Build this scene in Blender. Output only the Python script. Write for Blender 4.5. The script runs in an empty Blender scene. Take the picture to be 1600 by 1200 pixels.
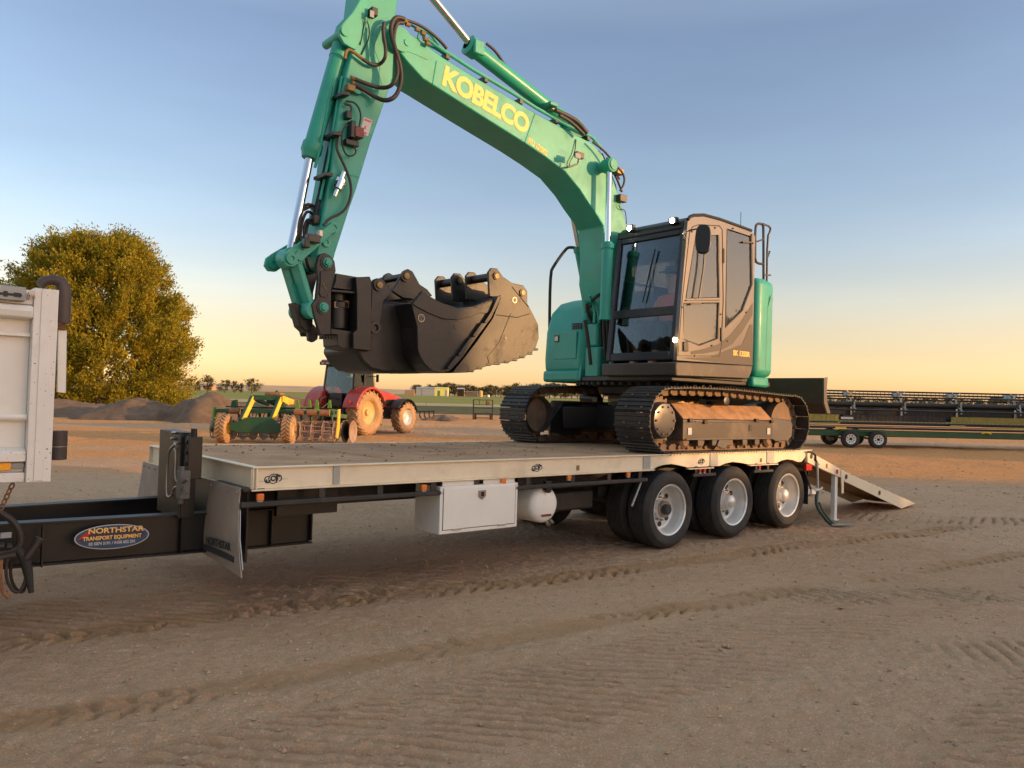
import bpy, bmesh, math, random
import numpy as np
from mathutils import Vector, Matrix
from math import sin, cos, pi, radians as RD
random.seed(7); RNG = np.random.default_rng(11)
SC = bpy.context.scene
COL = SC.collection

# ------------------------------------------------------------------ camera
CF, CPT, CRO, CH = 1215.0158, .0157, .0218, 1.6395      # focal length (px of a 1600 px frame), pitch, roll, eye height
cam = bpy.data.cameras.new('camera'); camo = bpy.data.objects.new('camera', cam); COL.objects.link(camo)
cam.sensor_width = 36; cam.lens = CF/1600*36; cam.clip_start = .05; cam.clip_end = 20000
camo.matrix_world = Matrix.Translation((0, 0, CH)) @ Matrix.Rotation(pi/2+CPT, 4, 'X') @ Matrix.Rotation(CRO, 4, 'Z')
SC.camera = camo
# ------------------------------------------------------------------ sky, sun, exposure
SUN_EL, SUN_AZ = RD(7.5), math.atan2(-.28, .96)          # low sun, from the right and a little behind the camera
SDIR = Vector((cos(SUN_EL)*cos(SUN_AZ), cos(SUN_EL)*sin(SUN_AZ), sin(SUN_EL)))
W = bpy.data.worlds.new('World'); SC.world = W; W.use_nodes = True
nt = W.node_tree; nt.nodes.clear()
wo = nt.nodes.new('ShaderNodeOutputWorld'); bg = nt.nodes.new('ShaderNodeBackground'); sk = nt.nodes.new('ShaderNodeTexSky')
sk.sky_type = 'NISHITA'; sk.sun_disc = False; sk.sun_elevation = SUN_EL
sk.sun_rotation = pi/2-SUN_AZ; sk.altitude = 100; sk.air_density = 1.0; sk.dust_density = .8; sk.ozone_density = 1.5
bg.inputs['Strength'].default_value = .15
# dusk colouring by height above the horizon; dome overhead brightened to lift the shade
stc = nt.nodes.new('ShaderNodeTexCoord'); sxyz = nt.nodes.new('ShaderNodeSeparateXYZ'); nt.links.new(stc.outputs['Generated'], sxyz.inputs[0])
srp = nt.nodes.new('ShaderNodeValToRGB'); smx = nt.nodes.new('ShaderNodeMix'); smx.data_type = 'RGBA'; smx.blend_type = 'MULTIPLY'; smx.inputs[0].default_value = 1
TINT = ((0,(1.1,0.86,0.88)),(0.03,(1.02,0.77,0.78)),(0.055,(0.95,0.7,0.64)),(0.085,(0.97,0.69,0.62)),(0.125,(0.99,0.74,0.69)),(0.19,(0.92,0.765,0.775)),(0.25,(0.86,0.75,0.77)),(0.42,(0.84,0.725,0.77)),(0.62,(2.1,1.6,1.25)),(1,(3.4,2.45,1.6)))
while len(srp.color_ramp.elements) < len(TINT): srp.color_ramp.elements.new(.5)
for e_, (p_, c_) in zip(srp.color_ramp.elements, TINT): e_.position = p_; e_.color = (*[x/3.4 for x in c_], 1)
nt.links.new(sxyz.outputs[2], srp.inputs[0]); nt.links.new(sk.outputs[0], smx.inputs[6]); nt.links.new(srp.outputs[0], smx.inputs[7]); # faint uneven haze in the sky
snm = nt.nodes.new('ShaderNodeMapping'); snm.inputs['Scale'].default_value = (2.2, 2.2, 11); nt.links.new(stc.outputs['Generated'], snm.inputs[0])
snz = nt.nodes.new('ShaderNodeTexNoise'); snz.inputs['Scale'].default_value = 1.6; snz.inputs['Detail'].default_value = 6; nt.links.new(snm.outputs[0], snz.inputs['Vector'])
srg = nt.nodes.new('ShaderNodeMapRange'); srg.inputs[1].default_value = .3; srg.inputs[2].default_value = .7; srg.inputs[3].default_value = .965; srg.inputs[4].default_value = 1.035; nt.links.new(snz.outputs[0], srg.inputs[0])
svm = nt.nodes.new('ShaderNodeVectorMath'); svm.operation = 'SCALE'; nt.links.new(smx.outputs[2], svm.inputs[0]); nt.links.new(srg.outputs[0], svm.inputs['Scale'])
nt.links.new(svm.outputs[0], bg.inputs[0]); nt.links.new(bg.outputs[0], wo.inputs[0])
sl = bpy.data.lights.new('sun', 'SUN'); so = bpy.data.objects.new('sun', sl); COL.objects.link(so)
sl.energy = .62; sl.angle = RD(.6); sl.color = (1, .55, .22)
so.rotation_euler = SDIR.to_track_quat('Z', 'Y').to_euler(); so.location = SDIR*60
SC.view_settings.view_transform = 'Standard'; SC.view_settings.look = 'None'
SC.view_settings.exposure = 3.05; SC.view_settings.gamma = 1; SC.view_settings.use_curve_mapping = False
SC.render.engine = 'CYCLES'; SC.cycles.max_bounces = 8; SC.cycles.transparent_max_bounces = 16

# ------------------------------------------------------------------ frames: the trailer's own axes (u rearward, v to its far side, w up from the deck)
YAW, TPI = .7064, -.012
FO = Vector((-1.8073, 5.4714, 1.101))
FU = Vector((cos(YAW)*cos(TPI), sin(YAW)*cos(TPI), sin(TPI))); FV = Vector((-sin(YAW), cos(YAW), 0)); FW = FU.cross(FV)
FM = Matrix.Translation(FO) @ Matrix((FU, FV, FW)).transposed().to_4x4()
FI = FM.inverted()
def ray(px, py):                       # viewing direction of a photograph pixel
    x, z, y = (px-800)/CF, -(py-600)/CF, 1.0
    c, s = cos(CRO), sin(CRO); x, z = x*c-z*s, x*s+z*c
    c, s = cos(CPT), sin(CPT); y, z = y*c-z*s, y*s+z*c
    return Vector((x, y, z))
CC = Vector((0, 0, CH))
def on(px, py, v):                     # measured point -> (u, w) on the vertical plane v = const of the trailer frame
    d = ray(px, py); t = (v-(CC-FO).dot(FV))/d.dot(FV); q = CC+d*t-FO
    return q.dot(FU), q.dot(FW)
def P(px, py, v):
    u, w = on(px, py, v); return Vector((u, v, w))
def onu(px, py, u):
    d = ray(px, py); t = (u-(CC-FO).dot(FU))/d.dot(FU); q = CC+d*t-FO
    return q.dot(FV), q.dot(FW)
def gz(px, py, z=0.): d = ray(px, py); return CC+d*((z-CH)/d.z)      # on the ground
def gy(px, py, Y): d = ray(px, py); return CC+d*(Y/d.y)              # at distance Y
def PL(pts, v): return [P(p[0], p[1], v) if len(p) == 2 else Vector((p[0], v, p[1])) for p in pts]  # (u, w, 0) triples are metres

# ------------------------------------------------------------------ objects
OFF = {}
def thing(name, label, cat, M=None, group=None, kind=None, off=None):
    o = bpy.data.objects.new(name, None); COL.objects.link(o); o.empty_display_size = .3
    if M is not None: o.matrix_world = M
    tag(o, label, cat, group, kind); OFF[o.name] = Vector(off) if off else Vector((0, 0, 0)); return o
def tag(o, label=None, cat=None, group=None, kind=None):
    for k, x in (('label', label), ('category', cat), ('group', group), ('kind', kind)):
        if x: o[k] = x
    return o
def tframe(u, v, w): return FM @ Matrix.Translation((u, v, w))
def zrot(p, a): return Matrix.Translation(Vector(p)) @ Matrix.Rotation(a, 4, 'Z')
def copy_tree(o, parent=None):
    c = o.copy(); COL.objects.link(c)
    if parent is not None: c.parent = parent
    OFF[c.name] = OFF.get(o.name, Vector((0, 0, 0)))
    for ch in list(o.children): copy_tree(ch, c)
    return c

class MB:
    def __init__(s): s.v = []; s.f = []; s.mi = []; s.m = 0
    def add(s, vs, fs):
        b = len(s.v); s.v += [Vector(x) for x in vs]; s.f += [[b+i for i in f] for f in fs]; s.mi += [s.m]*len(fs); return s
    def mat(s, i): s.m = i; return s
    def box(s, x0, x1, y0, y1, z0, z1):
        return s.add([(x0,y0,z0),(x1,y0,z0),(x1,y1,z0),(x0,y1,z0),(x0,y0,z1),(x1,y0,z1),(x1,y1,z1),(x0,y1,z1)],
                     [(0,3,2,1),(4,5,6,7),(0,1,5,4),(1,2,6,5),(2,3,7,6),(3,0,4,7)])
    def prism(s, poly, d):
        n = len(poly); d = Vector(d); poly = [Vector(p) for p in poly]
        return s.add(poly+[p+d for p in poly], [list(range(n))[::-1], list(range(n, 2*n))]+[[i,(i+1)%n,n+(i+1)%n,n+i] for i in range(n)])
    def slab(s, pts, v0, v1): return s.prism(PL(pts, v0), (0, v1-v0, 0))   # outline on the plane v0, real thickness to v1
    def bar(s, a, b, w, h, up=(0,0,1)):                                     # rectangular bar from a to b
        a, b = Vector(a), Vector(b); t = (b-a).normalized(); x = t.cross(Vector(up))
        if x.length < 1e-4: x = t.cross(Vector((1,0,0)))
        x.normalize(); y = x.cross(t); x = x*(w/2); y = y*(h/2)
        return s.add([a-x-y,a+x-y,a+x+y,a-x+y,b-x-y,b+x-y,b+x+y,b-x+y], [(0,3,2,1),(4,5,6,7),(0,1,5,4),(1,2,6,5),(2,3,7,6),(3,0,4,7)])
    def tube(s, pts, r, n=8, closed=False, sub=0):
        pts = [Vector(p) for p in pts]
        for _ in range(sub):                                                # corner rounding (Chaikin)
            q = [] if closed else [pts[0]]
            m = len(pts)
            for i in range(m if closed else m-1):
                a, b = pts[i], pts[(i+1) % m]; q += [a.lerp(b, .25), a.lerp(b, .75)]
            if not closed: q.append(pts[-1])
            pts = q
        m = len(pts); R = r if isinstance(r, (list, tuple)) else [r]*m
        if len(R) != m: R = [R[0]+(R[-1]-R[0])*i/(m-1) for i in range(m)]
        T = []
        for i in range(m):
            a = pts[(i-1) % m] if (closed or i > 0) else pts[i]; b = pts[(i+1) % m] if (closed or i < m-1) else pts[i]
            T.append((b-a).normalized())
        x = T[0].orthogonal().normalized(); vs = []
        for i in range(m):
            x = (x-T[i]*x.dot(T[i])).normalized(); y = T[i].cross(x)
            vs += [pts[i]+(x*cos(2*pi*k/n)+y*sin(2*pi*k/n))*R[i] for k in range(n)]
        fs = []
        for i in range(m if closed else m-1):
            j = (i+1) % m
            fs += [(i*n+k, i*n+(k+1)%n, j*n+(k+1)%n, j*n+k) for k in range(n)]
        if not closed: fs += [list(range(n))[::-1], list(range((m-1)*n, m*n))]
        return s.add(vs, fs)
    def cyl(s, a, b, r, n=16, r2=None): return s.tube([a, b], [r, r if r2 is None else r2], n)
    def lathe(s, c, ax, prof, n=32):                                        # prof: (along axis, radius)
        c = Vector(c); ax = Vector(ax).normalized(); x = ax.orthogonal().normalized(); y = ax.cross(x); vs = []; fs = []
        for a, r in prof: vs += [c+ax*a+(x*cos(2*pi*k/n)+y*sin(2*pi*k/n))*max(r, 1e-4) for k in range(n)]
        for i in range(len(prof)-1): fs += [(i*n+k, i*n+(k+1)%n, (i+1)*n+(k+1)%n, (i+1)*n+k) for k in range(n)]
        return s.add(vs, fs)
    def build(s, name, mats, parent=None, smooth=30, bevel=0, seg=2, solid=0, fix=True, kind=None, label=None, loc=None):
        off = OFF.get(parent.name, Vector((0,0,0))) if parent is not None else Vector((0,0,0))
        if loc is not None: off = Vector(loc)
        me = bpy.data.meshes.new(name); me.from_pydata([v-off for v in s.v], [], s.f)
        mats = mats if isinstance(mats, (list, tuple)) else [mats]
        for m in mats: me.materials.append(m)
        if len(mats) > 1: me.polygons.foreach_set('material_index', s.mi)
        if fix:
            bm = bmesh.new(); bm.from_mesh(me); bmesh.ops.recalc_face_normals(bm, faces=bm.faces); bm.to_mesh(me); bm.free()
        if smooth:
            me.polygons.foreach_set('use_smooth', [True]*len(me.polygons)); me.set_sharp_from_angle(angle=RD(smooth))
        o = bpy.data.objects.new(name, me); COL.objects.link(o)
        if parent is not None: o.parent = parent; OFF[o.name] = off
        if loc is not None:
            po = OFF.get(parent.name, Vector((0,0,0))) if parent is not None else Vector((0,0,0)); o.location = off-po
        if bevel:
            b = o.modifiers.new('edge', 'BEVEL'); b.width = bevel; b.segments = seg; b.limit_method = 'ANGLE'; b.angle_limit = RD(35); b.harden_normals = False
        if solid:
            b = o.modifiers.new('thickness', 'SOLIDIFY'); b.thickness = solid; b.offset = 0
        if kind: o['kind'] = kind
        if label: o['label'] = label
        return o
def text(name, body, M, size, mat, parent, bold=0, sx=1., extrude=.0015, align='CENTER', shear=0, spacing=1.0):
    cu = bpy.data.curves.new(name, 'FONT'); cu.body = body; cu.size = size; cu.offset = bold; cu.extrude = extrude
    cu.align_x = align; cu.align_y = 'CENTER'; cu.shear = shear; cu.space_character = spacing; cu.resolution_u = 4
    t = bpy.data.objects.new(name+'_curve', cu); COL.objects.link(t)
    me = bpy.data.meshes.new_from_object(t.evaluated_get(bpy.context.evaluated_depsgraph_get()))
    bpy.data.objects.remove(t); bpy.data.curves.remove(cu)
    off = OFF.get(parent.name, Vector((0,0,0)))
    me.transform(Matrix.Translation(-off) @ M @ Matrix.Diagonal((sx, 1, 1, 1)))
    me.materials.clear(); me.materials.append(mat); me.name = name
    o = bpy.data.objects.new(name, me); COL.objects.link(o); o.parent = parent; return o
def basis(o, x, y):                                                         # matrix with x axis, y axis, origin
    x = Vector(x).normalized(); z = x.cross(Vector(y)).normalized(); y = z.cross(x)
    return Matrix.Translation(Vector(o)) @ Matrix((x, y, z)).transposed().to_4x4()

# ------------------------------------------------------------------ materials
def mat(name, col, rough=.5, metal=0, var=.12, vscale=3., dirt=0., dirtcol=(.25,.17,.11), dscale=2.5, bump=0., bscale=60., spec=.5, emit=None, coat=0., speck=0.):
    m = bpy.data.materials.new(name); m.use_nodes = True; n = m.node_tree.nodes; l = m.node_tree.links
    b = n['Principled BSDF']; b.inputs['Roughness'].default_value = rough; b.inputs['Metallic'].default_value = metal
    b.inputs['Specular IOR Level'].default_value = spec; b.inputs['Coat Weight'].default_value = coat; b.inputs['Coat Roughness'].default_value = .12
    tc = n.new('ShaderNodeTexCoord')
    def noise(sc, det=5, r=.6):
        t = n.new('ShaderNodeTexNoise'); t.inputs['Scale'].default_value = sc; t.inputs['Detail'].default_value = det; t.inputs['Roughness'].default_value = r
        l.new(tc.outputs['Object'], t.inputs['Vector']); return t
    def ramp(src, a, c):
        r = n.new('ShaderNodeMapRange'); r.inputs[1].default_value = a; r.inputs[2].default_value = c; l.new(src, r.inputs[0]); return r.outputs[0]
    def mix(fac, A, B):
        x = n.new('ShaderNodeMix'); x.data_type = 'RGBA'
        if isinstance(fac, float): x.inputs[0].default_value = fac
        else: l.new(fac, x.inputs[0])
        for i, q in ((6, A), (7, B)):
            if isinstance(q, tuple): x.inputs[i].default_value = (*q, 1)
            else: l.new(q, x.inputs[i])
        return x.outputs[2]
    nz = noise(vscale); fac = ramp(nz.outputs[0], .3, .7)
    c = mix(fac, tuple(max(0, x*(1-var)) for x in col), tuple(min(1, x*(1+var)) for x in col))
    if dirt:
        d = noise(dscale, 8, .7); d2 = ramp(d.outputs[0], .62-.35*dirt, .80-.1*dirt)
        mm = n.new('ShaderNodeMath'); mm.operation = 'MULTIPLY'; mm.inputs[1].default_value = min(1, .35+.6*dirt); l.new(d2, mm.inputs[0])
        c = mix(mm.outputs[0], c, dirtcol)
        rr = n.new('ShaderNodeMapRange'); rr.inputs[3].default_value = rough; rr.inputs[4].default_value = max(rough, .85); l.new(mm.outputs[0], rr.inputs[0]); l.new(rr.outputs[0], b.inputs['Roughness'])
    if speck:
        d = noise(70, 2, .5); c = mix(ramp(d.outputs[0], .74-speck*.08, .78-speck*.08), c, (.07,.045,.03))
    l.new(c, b.inputs['Base Color'])
    if bump:
        t = noise(bscale, 6, .65); bp = n.new('ShaderNodeBump'); bp.inputs['Strength'].default_value = bump; bp.inputs['Distance'].default_value = .01
        l.new(t.outputs[0], bp.inputs['Height']); l.new(bp.outputs[0], b.inputs['Normal'])
    if emit: b.inputs['Emission Color'].default_value = (*emit[:3], 1); b.inputs['Emission Strength'].default_value = emit[3]
    return m
def glass(name, tint, refl=.9, dust=.0, ior=1.5):
    m = bpy.data.materials.new(name); m.use_nodes = True; n = m.node_tree.nodes; l = m.node_tree.links; n.clear()
    o = n.new('ShaderNodeOutputMaterial'); a = n.new('ShaderNodeBsdfTransparent'); a.inputs[0].default_value = (*tint, 1)
    g = n.new('ShaderNodeBsdfGlossy'); g.inputs['Roughness'].default_value = .03; g.inputs[0].default_value = (refl, refl, refl, 1)
    f = n.new('ShaderNodeFresnel'); f.inputs[0].default_value = ior; mx = n.new('ShaderNodeMixShader')
    l.new(f.outputs[0], mx.inputs[0]); l.new(a.outputs[0], mx.inputs[1]); l.new(g.outputs[0], mx.inputs[2]); df = n.new('ShaderNodeBsdfDiffuse'); df.inputs[0].default_value = (.46,.48,.46,1); m2 = n.new('ShaderNodeMixShader'); m2.inputs[0].default_value = dust
    l.new(mx.outputs[0], m2.inputs[1]); l.new(df.outputs[0], m2.inputs[2]); l.new(m2.outputs[0], o.inputs[0]); return m

DUST = (.27,.19,.13)
M = {}
M['teal'] = mat('teal paint', (.024,.36,.255), .42, dirt=.42, dirtcol=(.13,.27,.18), var=.10, dscale=3.2, coat=.08)
M['teal_dark'] = mat('teal paint dusty', (.025,.32,.235), .42, dirt=.25, dirtcol=(.10,.22,.17), var=.08, dscale=1.8)
M['yellow_print'] = mat('yellow print', (.95,.56,.14), .5, var=.04)
M['black'] = mat('black paint', (.007,.007,.008), .40, dirt=.10, dirtcol=(.035,.027,.022), var=.2)
M['black_dusty'] = mat('black paint under dust', (.02,.018,.017), .55, dirt=.3, dirtcol=(.13,.09,.06), var=.2, dscale=3)
M['bucket_black'] = mat('worn black bucket paint', (.014,.0125,.012), .45, dirt=.22, dirtcol=(.065,.045,.034), var=.25, dscale=3.5, bump=.15, bscale=30)
M['rubber'] = mat('rubber', (.022,.021,.021), .72, dirt=.45, dirtcol=(.085,.065,.05), var=.2, dscale=5, bump=.1)
M['hose'] = mat('hose rubber', (.035,.026,.022), .55, dirt=.2, dirtcol=(.12,.08,.055))
M['chrome'] = mat('chromed rod', (.75,.74,.72), .12, 1.0, var=.03)
M['steel'] = mat('bare steel', (.36,.33,.29), .38, .9, var=.15, dirt=.2)
M['steel_dirty'] = mat('steel caked in earth', (.22,.15,.10), .75, .15, var=.3, dirt=.6, dirtcol=(.34,.19,.10), dscale=6, bump=.3)
M['shoe'] = mat('worn track shoe steel', (.040,.036,.034), .5, .35, var=.3, dirt=.4, dirtcol=(.15,.105,.075), dscale=7)
M['bronze'] = mat('grey bronze cab paint', (.115,.10,.092), .34, .3, var=.06, dirt=.18, dirtcol=(.17,.13,.10), coat=.35)
M['bronze_dark'] = mat('dark brown cab stripe', (.032,.023,.019), .45, .1, var=.06)
M['brown_dark'] = mat('dark brown sheet steel', (.048,.036,.030), .42, .1, dirt=.3, dirtcol=DUST)
M['earth'] = mat('earth on track frame', (.42,.23,.11), .9, var=.3, vscale=8, bump=.6, bscale=25)
M['white'] = mat('white paint', (.80,.77,.71), .4, var=.05, dirt=.18, dirtcol=(.42,.33,.25), dscale=1.6)
M['white_chip'] = mat('chipped white paint', (.78,.74,.69), .42, var=.05, dirt=.2, dirtcol=(.46,.38,.31), dscale=1.4, speck=.55)
M['cream'] = mat('cream trailer paint', (.80,.68,.50), .45, var=.05, dirt=.3, dirtcol=(.45,.34,.23), dscale=2.2)
M['grey_plate'] = mat('grey galvanised plate', (.36,.37,.36), .5, .3, var=.1, dirt=.2, dirtcol=DUST)
M['alloy'] = mat('silver wheel paint', (.70,.68,.65), .36, .35, var=.08, dirt=.25, dirtcol=(.40,.31,.23), dscale=6)
M['orange_lens'] = mat('orange lens', (.80,.20,.03), .25, var=.05)
M['red_lens'] = mat('red lens', (.55,.035,.02), .25, var=.05)
M['amber_lens'] = mat('amber lens', (.95,.38,.02), .25, var=.05)
M['lens'] = mat('lamp glass', (.30,.30,.29), .15, var=.05)
M['led'] = mat('lit work lamp', (1,1,1), .3, emit=(1,.98,.94,26))
M['flap'] = mat('dusty mudflap', (.34,.27,.22), .8, var=.12, vscale=5, dirt=.3, dirtcol=(.42,.32,.25))
M['print_dark'] = mat('dark print', (.035,.04,.045), .7, var=.1)
M['sign_blue'] = mat('blue sign print', (.025,.07,.15), .4, var=.35, vscale=5)
M['sign_pale'] = mat('pale sign edge', (.45,.47,.50), .4)
M['sign_navy'] = mat('navy sign print', (.025,.025,.06), .4)
M['brass'] = mat('gold zinc fittings', (.22,.14,.055), .45, .4, var=.2)
M['maroon'] = mat('maroon module', (.16,.025,.02), .45)
M['skin'] = mat('skin', (.42,.25,.18), .6); M['shirt'] = mat('orange work shirt', (.75,.14,.04), .8); M['cloth_dark'] = mat('navy cloth', (.03,.035,.055), .9)
M['seat'] = mat('seat cloth', (.03,.03,.033), .85)
M['glass_dark'] = glass('tinted windscreen glass', (.92,.95,.94), .7, .0, 1.4); M['glass_clear'] = glass('side window glass', (.95,.95,.92), .95, .075, 1.8)
M['glass_tractor'] = glass('tractor glass', (.70,.76,.74))
M['red'] = mat('red tractor paint', (.40,.028,.016), .35, dirt=.3, dirtcol=(.42,.22,.12), var=.1, coat=.3)
M['jd_green'] = mat('green implement paint', (.018,.075,.032), .45, dirt=.2, dirtcol=(.16,.14,.07), var=.1)
M['jd_lime'] = mat('bright green implement paint', (.11,.24,.035), .45, var=.1, dirt=.15, dirtcol=DUST)
M['jd_yellow'] = mat('yellow implement paint', (.78,.52,.04), .45, var=.08, dirt=.25, dirtcol=(.5,.32,.15))
M['tyre_dusty'] = mat('tyre under dust', (.36,.22,.12), .9, var=.25, dirt=.4, dirtcol=(.42,.28,.16), dscale=8)
M['tyre_black'] = mat('black tyre', (.028,.026,.025), .8, var=.2, dirt=.3, dirtcol=(.12,.09,.06))
M['rim_yellow'] = mat('pale yellow rim', (.52,.36,.15), .5, var=.1)
M['rust'] = mat('rusty steel', (.26,.12,.06), .85, var=.3, vscale=12)
M['cage'] = mat('worn roller steel', (.36,.25,.19), .6, .4, var=.2)
M['blade'] = mat('brown blade steel', (.085,.058,.043), .75, spec=.1, dirt=.3, dirtcol=(.14,.095,.065))
M['olive'] = mat('shade toned yellow draper panel', (.30,.25,.05), .6, var=.15, dirt=.3, dirtcol=(.2,.15,.08))  # yellow panels darkened, shade over the harvester front put into the colour
M['navy_black'] = mat('black draper canvas', (.013,.014,.018), .6, var=.3)
M['teal_hose'] = mat('green airline hose', (.018,.05,.045), .6)
# ================================================================== ground
def vnoise(x, y, sc, seed):                                # smooth value noise on a lattice
    g = np.random.default_rng(seed).random((256, 256)); X = x*sc; Y = y*sc
    xi = np.floor(X).astype(int); yi = np.floor(Y).astype(int); fx = X-xi; fy = Y-yi; fx = fx*fx*(3-2*fx); fy = fy*fy*(3-2*fy)
    a = g[xi % 256, yi % 256]; b = g[(xi+1) % 256, yi % 256]; c = g[xi % 256, (yi+1) % 256]; d = g[(xi+1) % 256, (yi+1) % 256]
    return (a*(1-fx)+b*fx)*(1-fy)+(c*(1-fx)+d*fx)*fy-.5
def fbm(x, y, sc, n, seed, gain=.5):
    h = 0; a = 1
    for i in range(n): h = h+a*vnoise(x, y, sc, seed+i); sc *= 2.03; a *= gain
    return h
def sstep(a, b, t): t = np.clip((t-a)/(b-a), 0, 1); return t*t*(3-2*t)
def track(x, y, p0, ang, width, lam, amp, skew, seed, length, chev=False, sink=.004):
    """ribbed machine track along a line: lug prints, pressed a little into the soil, broken up where the soil is firm"""
    c, s = cos(ang), sin(ang); dx = x-p0[0]; dy = y-p0[1]
    a = dx*c+dy*s; t = -dx*s+dy*c+.16*vnoise(a, a*0+seed, .35, seed)+.10*vnoise(x, y, 2.1, seed+3)
    m = sstep(width/2, width/2-.10, np.abs(t))*sstep(-.4, .4, a)*sstep(length+.4, length-.4, a)
    brk = sstep(-.34, .12, fbm(x, y, 1.3, 4, seed+5, .7))
    ph = a+(np.abs(t) if chev else t)*skew+.07*fbm(x, y, 1.6, 3, seed+9)
    r = (.35-1.5*np.clip(np.sin(2*pi*ph/lam), 0, 1)**2.5)*(.6+1.2*(.5+vnoise(x, y, 6, seed+2)))
    if chev: r = np.where(np.abs(t) < .04, -.3, r)
    wear = sstep(-.62, -.02, fbm(x, y, .55, 3, seed+7)); m = m*wear
    return m*(brk*amp*1.6*r-sink), m*(.55+.6*(.5+fbm(x, y, 1.7, 3, seed+8)))
PRESS = []
def ground_h(x, y):
    h = .045*fbm(x, y, .16, 3, 3)+.016*fbm(x, y, .9, 3, 21)
    fine = fbm(x, y, 7, 3, 40, .6)
    h = h+.012*fine*(.5+sstep(-.2, .3, vnoise(x, y, .5, 77)))+.020*fbm(x, y, 17, 3, 47, .75)*(.45+.9*sstep(-.25, .3, fbm(x, y, .8, 2, 49)))*sstep(16, 9, y)
    near = sstep(22, 13, y)
    ca, sa = cos(RD(-9)), sin(RD(-9)); al = x*ca+y*sa; ac = -x*sa+y*ca                    # drag marks of a levelling blade
    h = h+near*.022*fbm(al*.9+.6*vnoise(x, y, .5, 83), ac*8.5, 1.0, 3, 85, .6)*(.25+1.1*sstep(-.2, .25, fbm(x, y, .45, 3, 87)))
    tot = 0; press = 0
    for args in (((-7, 3.0), RD(33), 1.15, .15, .017, 1.25, 101, 16), ((-4.5, .9), RD(36), 1.0, .14, .015, 1.15, 131, 15),
                 ((-1.6, .2), RD(40), .95, .135, .016, 1.0, 151, 14), ((1.2, .3), RD(47), .95, .125, .016, .8, 171, 13),
                 ((2.4, 6.6), RD(8), .62, .14, .024, .65, 191, 12), ((3.0, 5.0), RD(17), .75, .13, .014, -.55, 211, 12),
                 ((2.6, 1.6), RD(43), .9, .13, .016, .9, 231, 9), ((4.6, 3.4), RD(22), 1.0, .21, .016, 1.9, 251, 9),
                 ((-3.0, 3.4), RD(150), .7, .12, .014, .4, 271, 6), ((-5.5, 4.4), RD(24), .9, .19, .013, 1.7, 411, 9), ((.5, 1.4), RD(28), 1.1, .17, .015, 1.5, 431, 12), ((3.4, 2.0), RD(52), 1.0, .12, .015, .7, 451, 10), ((-3.4, 1.2), RD(20), 1.0, .22, .015, 2.0, 471, 9), ((6, 9), RD(20), .9, .14, .020, .5, 291, 12),
                 ((5, 11.5), RD(-6), .8, .15, .020, -.5, 301, 14)):
        d, m = track(x, y, *args); tot = tot+d; press = np.maximum(press, m)
    d, m = track(x, y, (-6.5, 3.05), RD(31), .42, .15, .024, .8, 311, 15, True, .012); tot = tot+d; mA = m
    d, m = track(x, y, (-5.2, 2.2), RD(31), .36, .15, .017, .8, 331, 13, True, .008); tot = tot+d
    PRESS.append((press*near, np.maximum(mA, m)*near))
    h = h*(.6+.4*(1-near))+near*tot
    far = sstep(13, 26, y)*sstep(75, 40, y)
    h = h+far*(.05*fbm(x, y, .9, 3, 55, .6)+.06*fbm(x*.25, y, .55, 2, 61))
    return h*sstep(90, 45, np.abs(y))*sstep(110, 60, np.abs(x))
def axis(parts): 
    out = []
    for a, b, n in parts: out += list(np.linspace(a, b, n, endpoint=False))
    return np.array(out)
gx = axis([(-6000,-300,14),(-300,-60,30),(-60,-16,50),(-16,-5,170),(-5,11,760),(11,20,150),(20,60,50),(60,300,30),(300,6001,15)])
gyv = axis([(-900,-40,12),(-40,0,30),(0,1.7,20),(1.7,6,290),(6,13,230),(13,22,100),(22,45,80),(45,120,30),(120,500,20),(500,9001,20)])
X, Y = np.meshgrid(gx, gyv); Z = ground_h(X, Y); PR = PRESS[0]
me = bpy.data.meshes.new('ground'); nv = X.size; nx = len(gx); ny = len(gyv)
me.vertices.add(nv); me.vertices.foreach_set('co', np.stack([X, Y, Z], -1).astype(np.float32).ravel())
ii = (np.arange(ny-1)[:, None]*nx+np.arange(nx-1)[None]).ravel()
q = np.stack([ii, ii+1, ii+nx+1, ii+nx], -1).astype(np.int32)
me.loops.add(q.size); me.loops.foreach_set('vertex_index', q.ravel()); me.polygons.add(len(q))
me.polygons.foreach_set('loop_start', np.arange(0, q.size, 4, dtype=np.int32)); me.polygons.foreach_set('loop_total', np.full(len(q), 4, np.int32))
me.polygons.foreach_set('use_smooth', np.ones(len(q), bool)); me.update(calc_edges=True)
gm = bpy.data.materials.new('dry earth'); gm.use_nodes = True; n = gm.node_tree.nodes; l = gm.node_tree.links; b = n['Principled BSDF']
b.inputs['Roughness'].default_value = .95; b.inputs['Specular IOR Level'].default_value = .15
tc = n.new('ShaderNodeTexCoord')
def gn(sc, det=6, r=.6, scale=None):
    t = n.new('ShaderNodeTexNoise'); t.inputs['Scale'].default_value = sc; t.inputs['Detail'].default_value = det; t.inputs['Roughness'].default_value = r
    if scale:
        mp = n.new('ShaderNodeMapping'); mp.inputs['Scale'].default_value = scale; mp.inputs['Rotation'].default_value = (0, 0, RD(-36)); l.new(tc.outputs['Object'], mp.inputs[0]); l.new(mp.outputs[0], t.inputs['Vector'])
    else: l.new(tc.outputs['Object'], t.inputs['Vector'])
    return t.outputs[0]
def gramp(src, a, c):
    r = n.new('ShaderNodeMapRange'); r.inputs[1].default_value = a; r.inputs[2].default_value = c; l.new(src, r.inputs[0]); return r.outputs[0]
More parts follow.
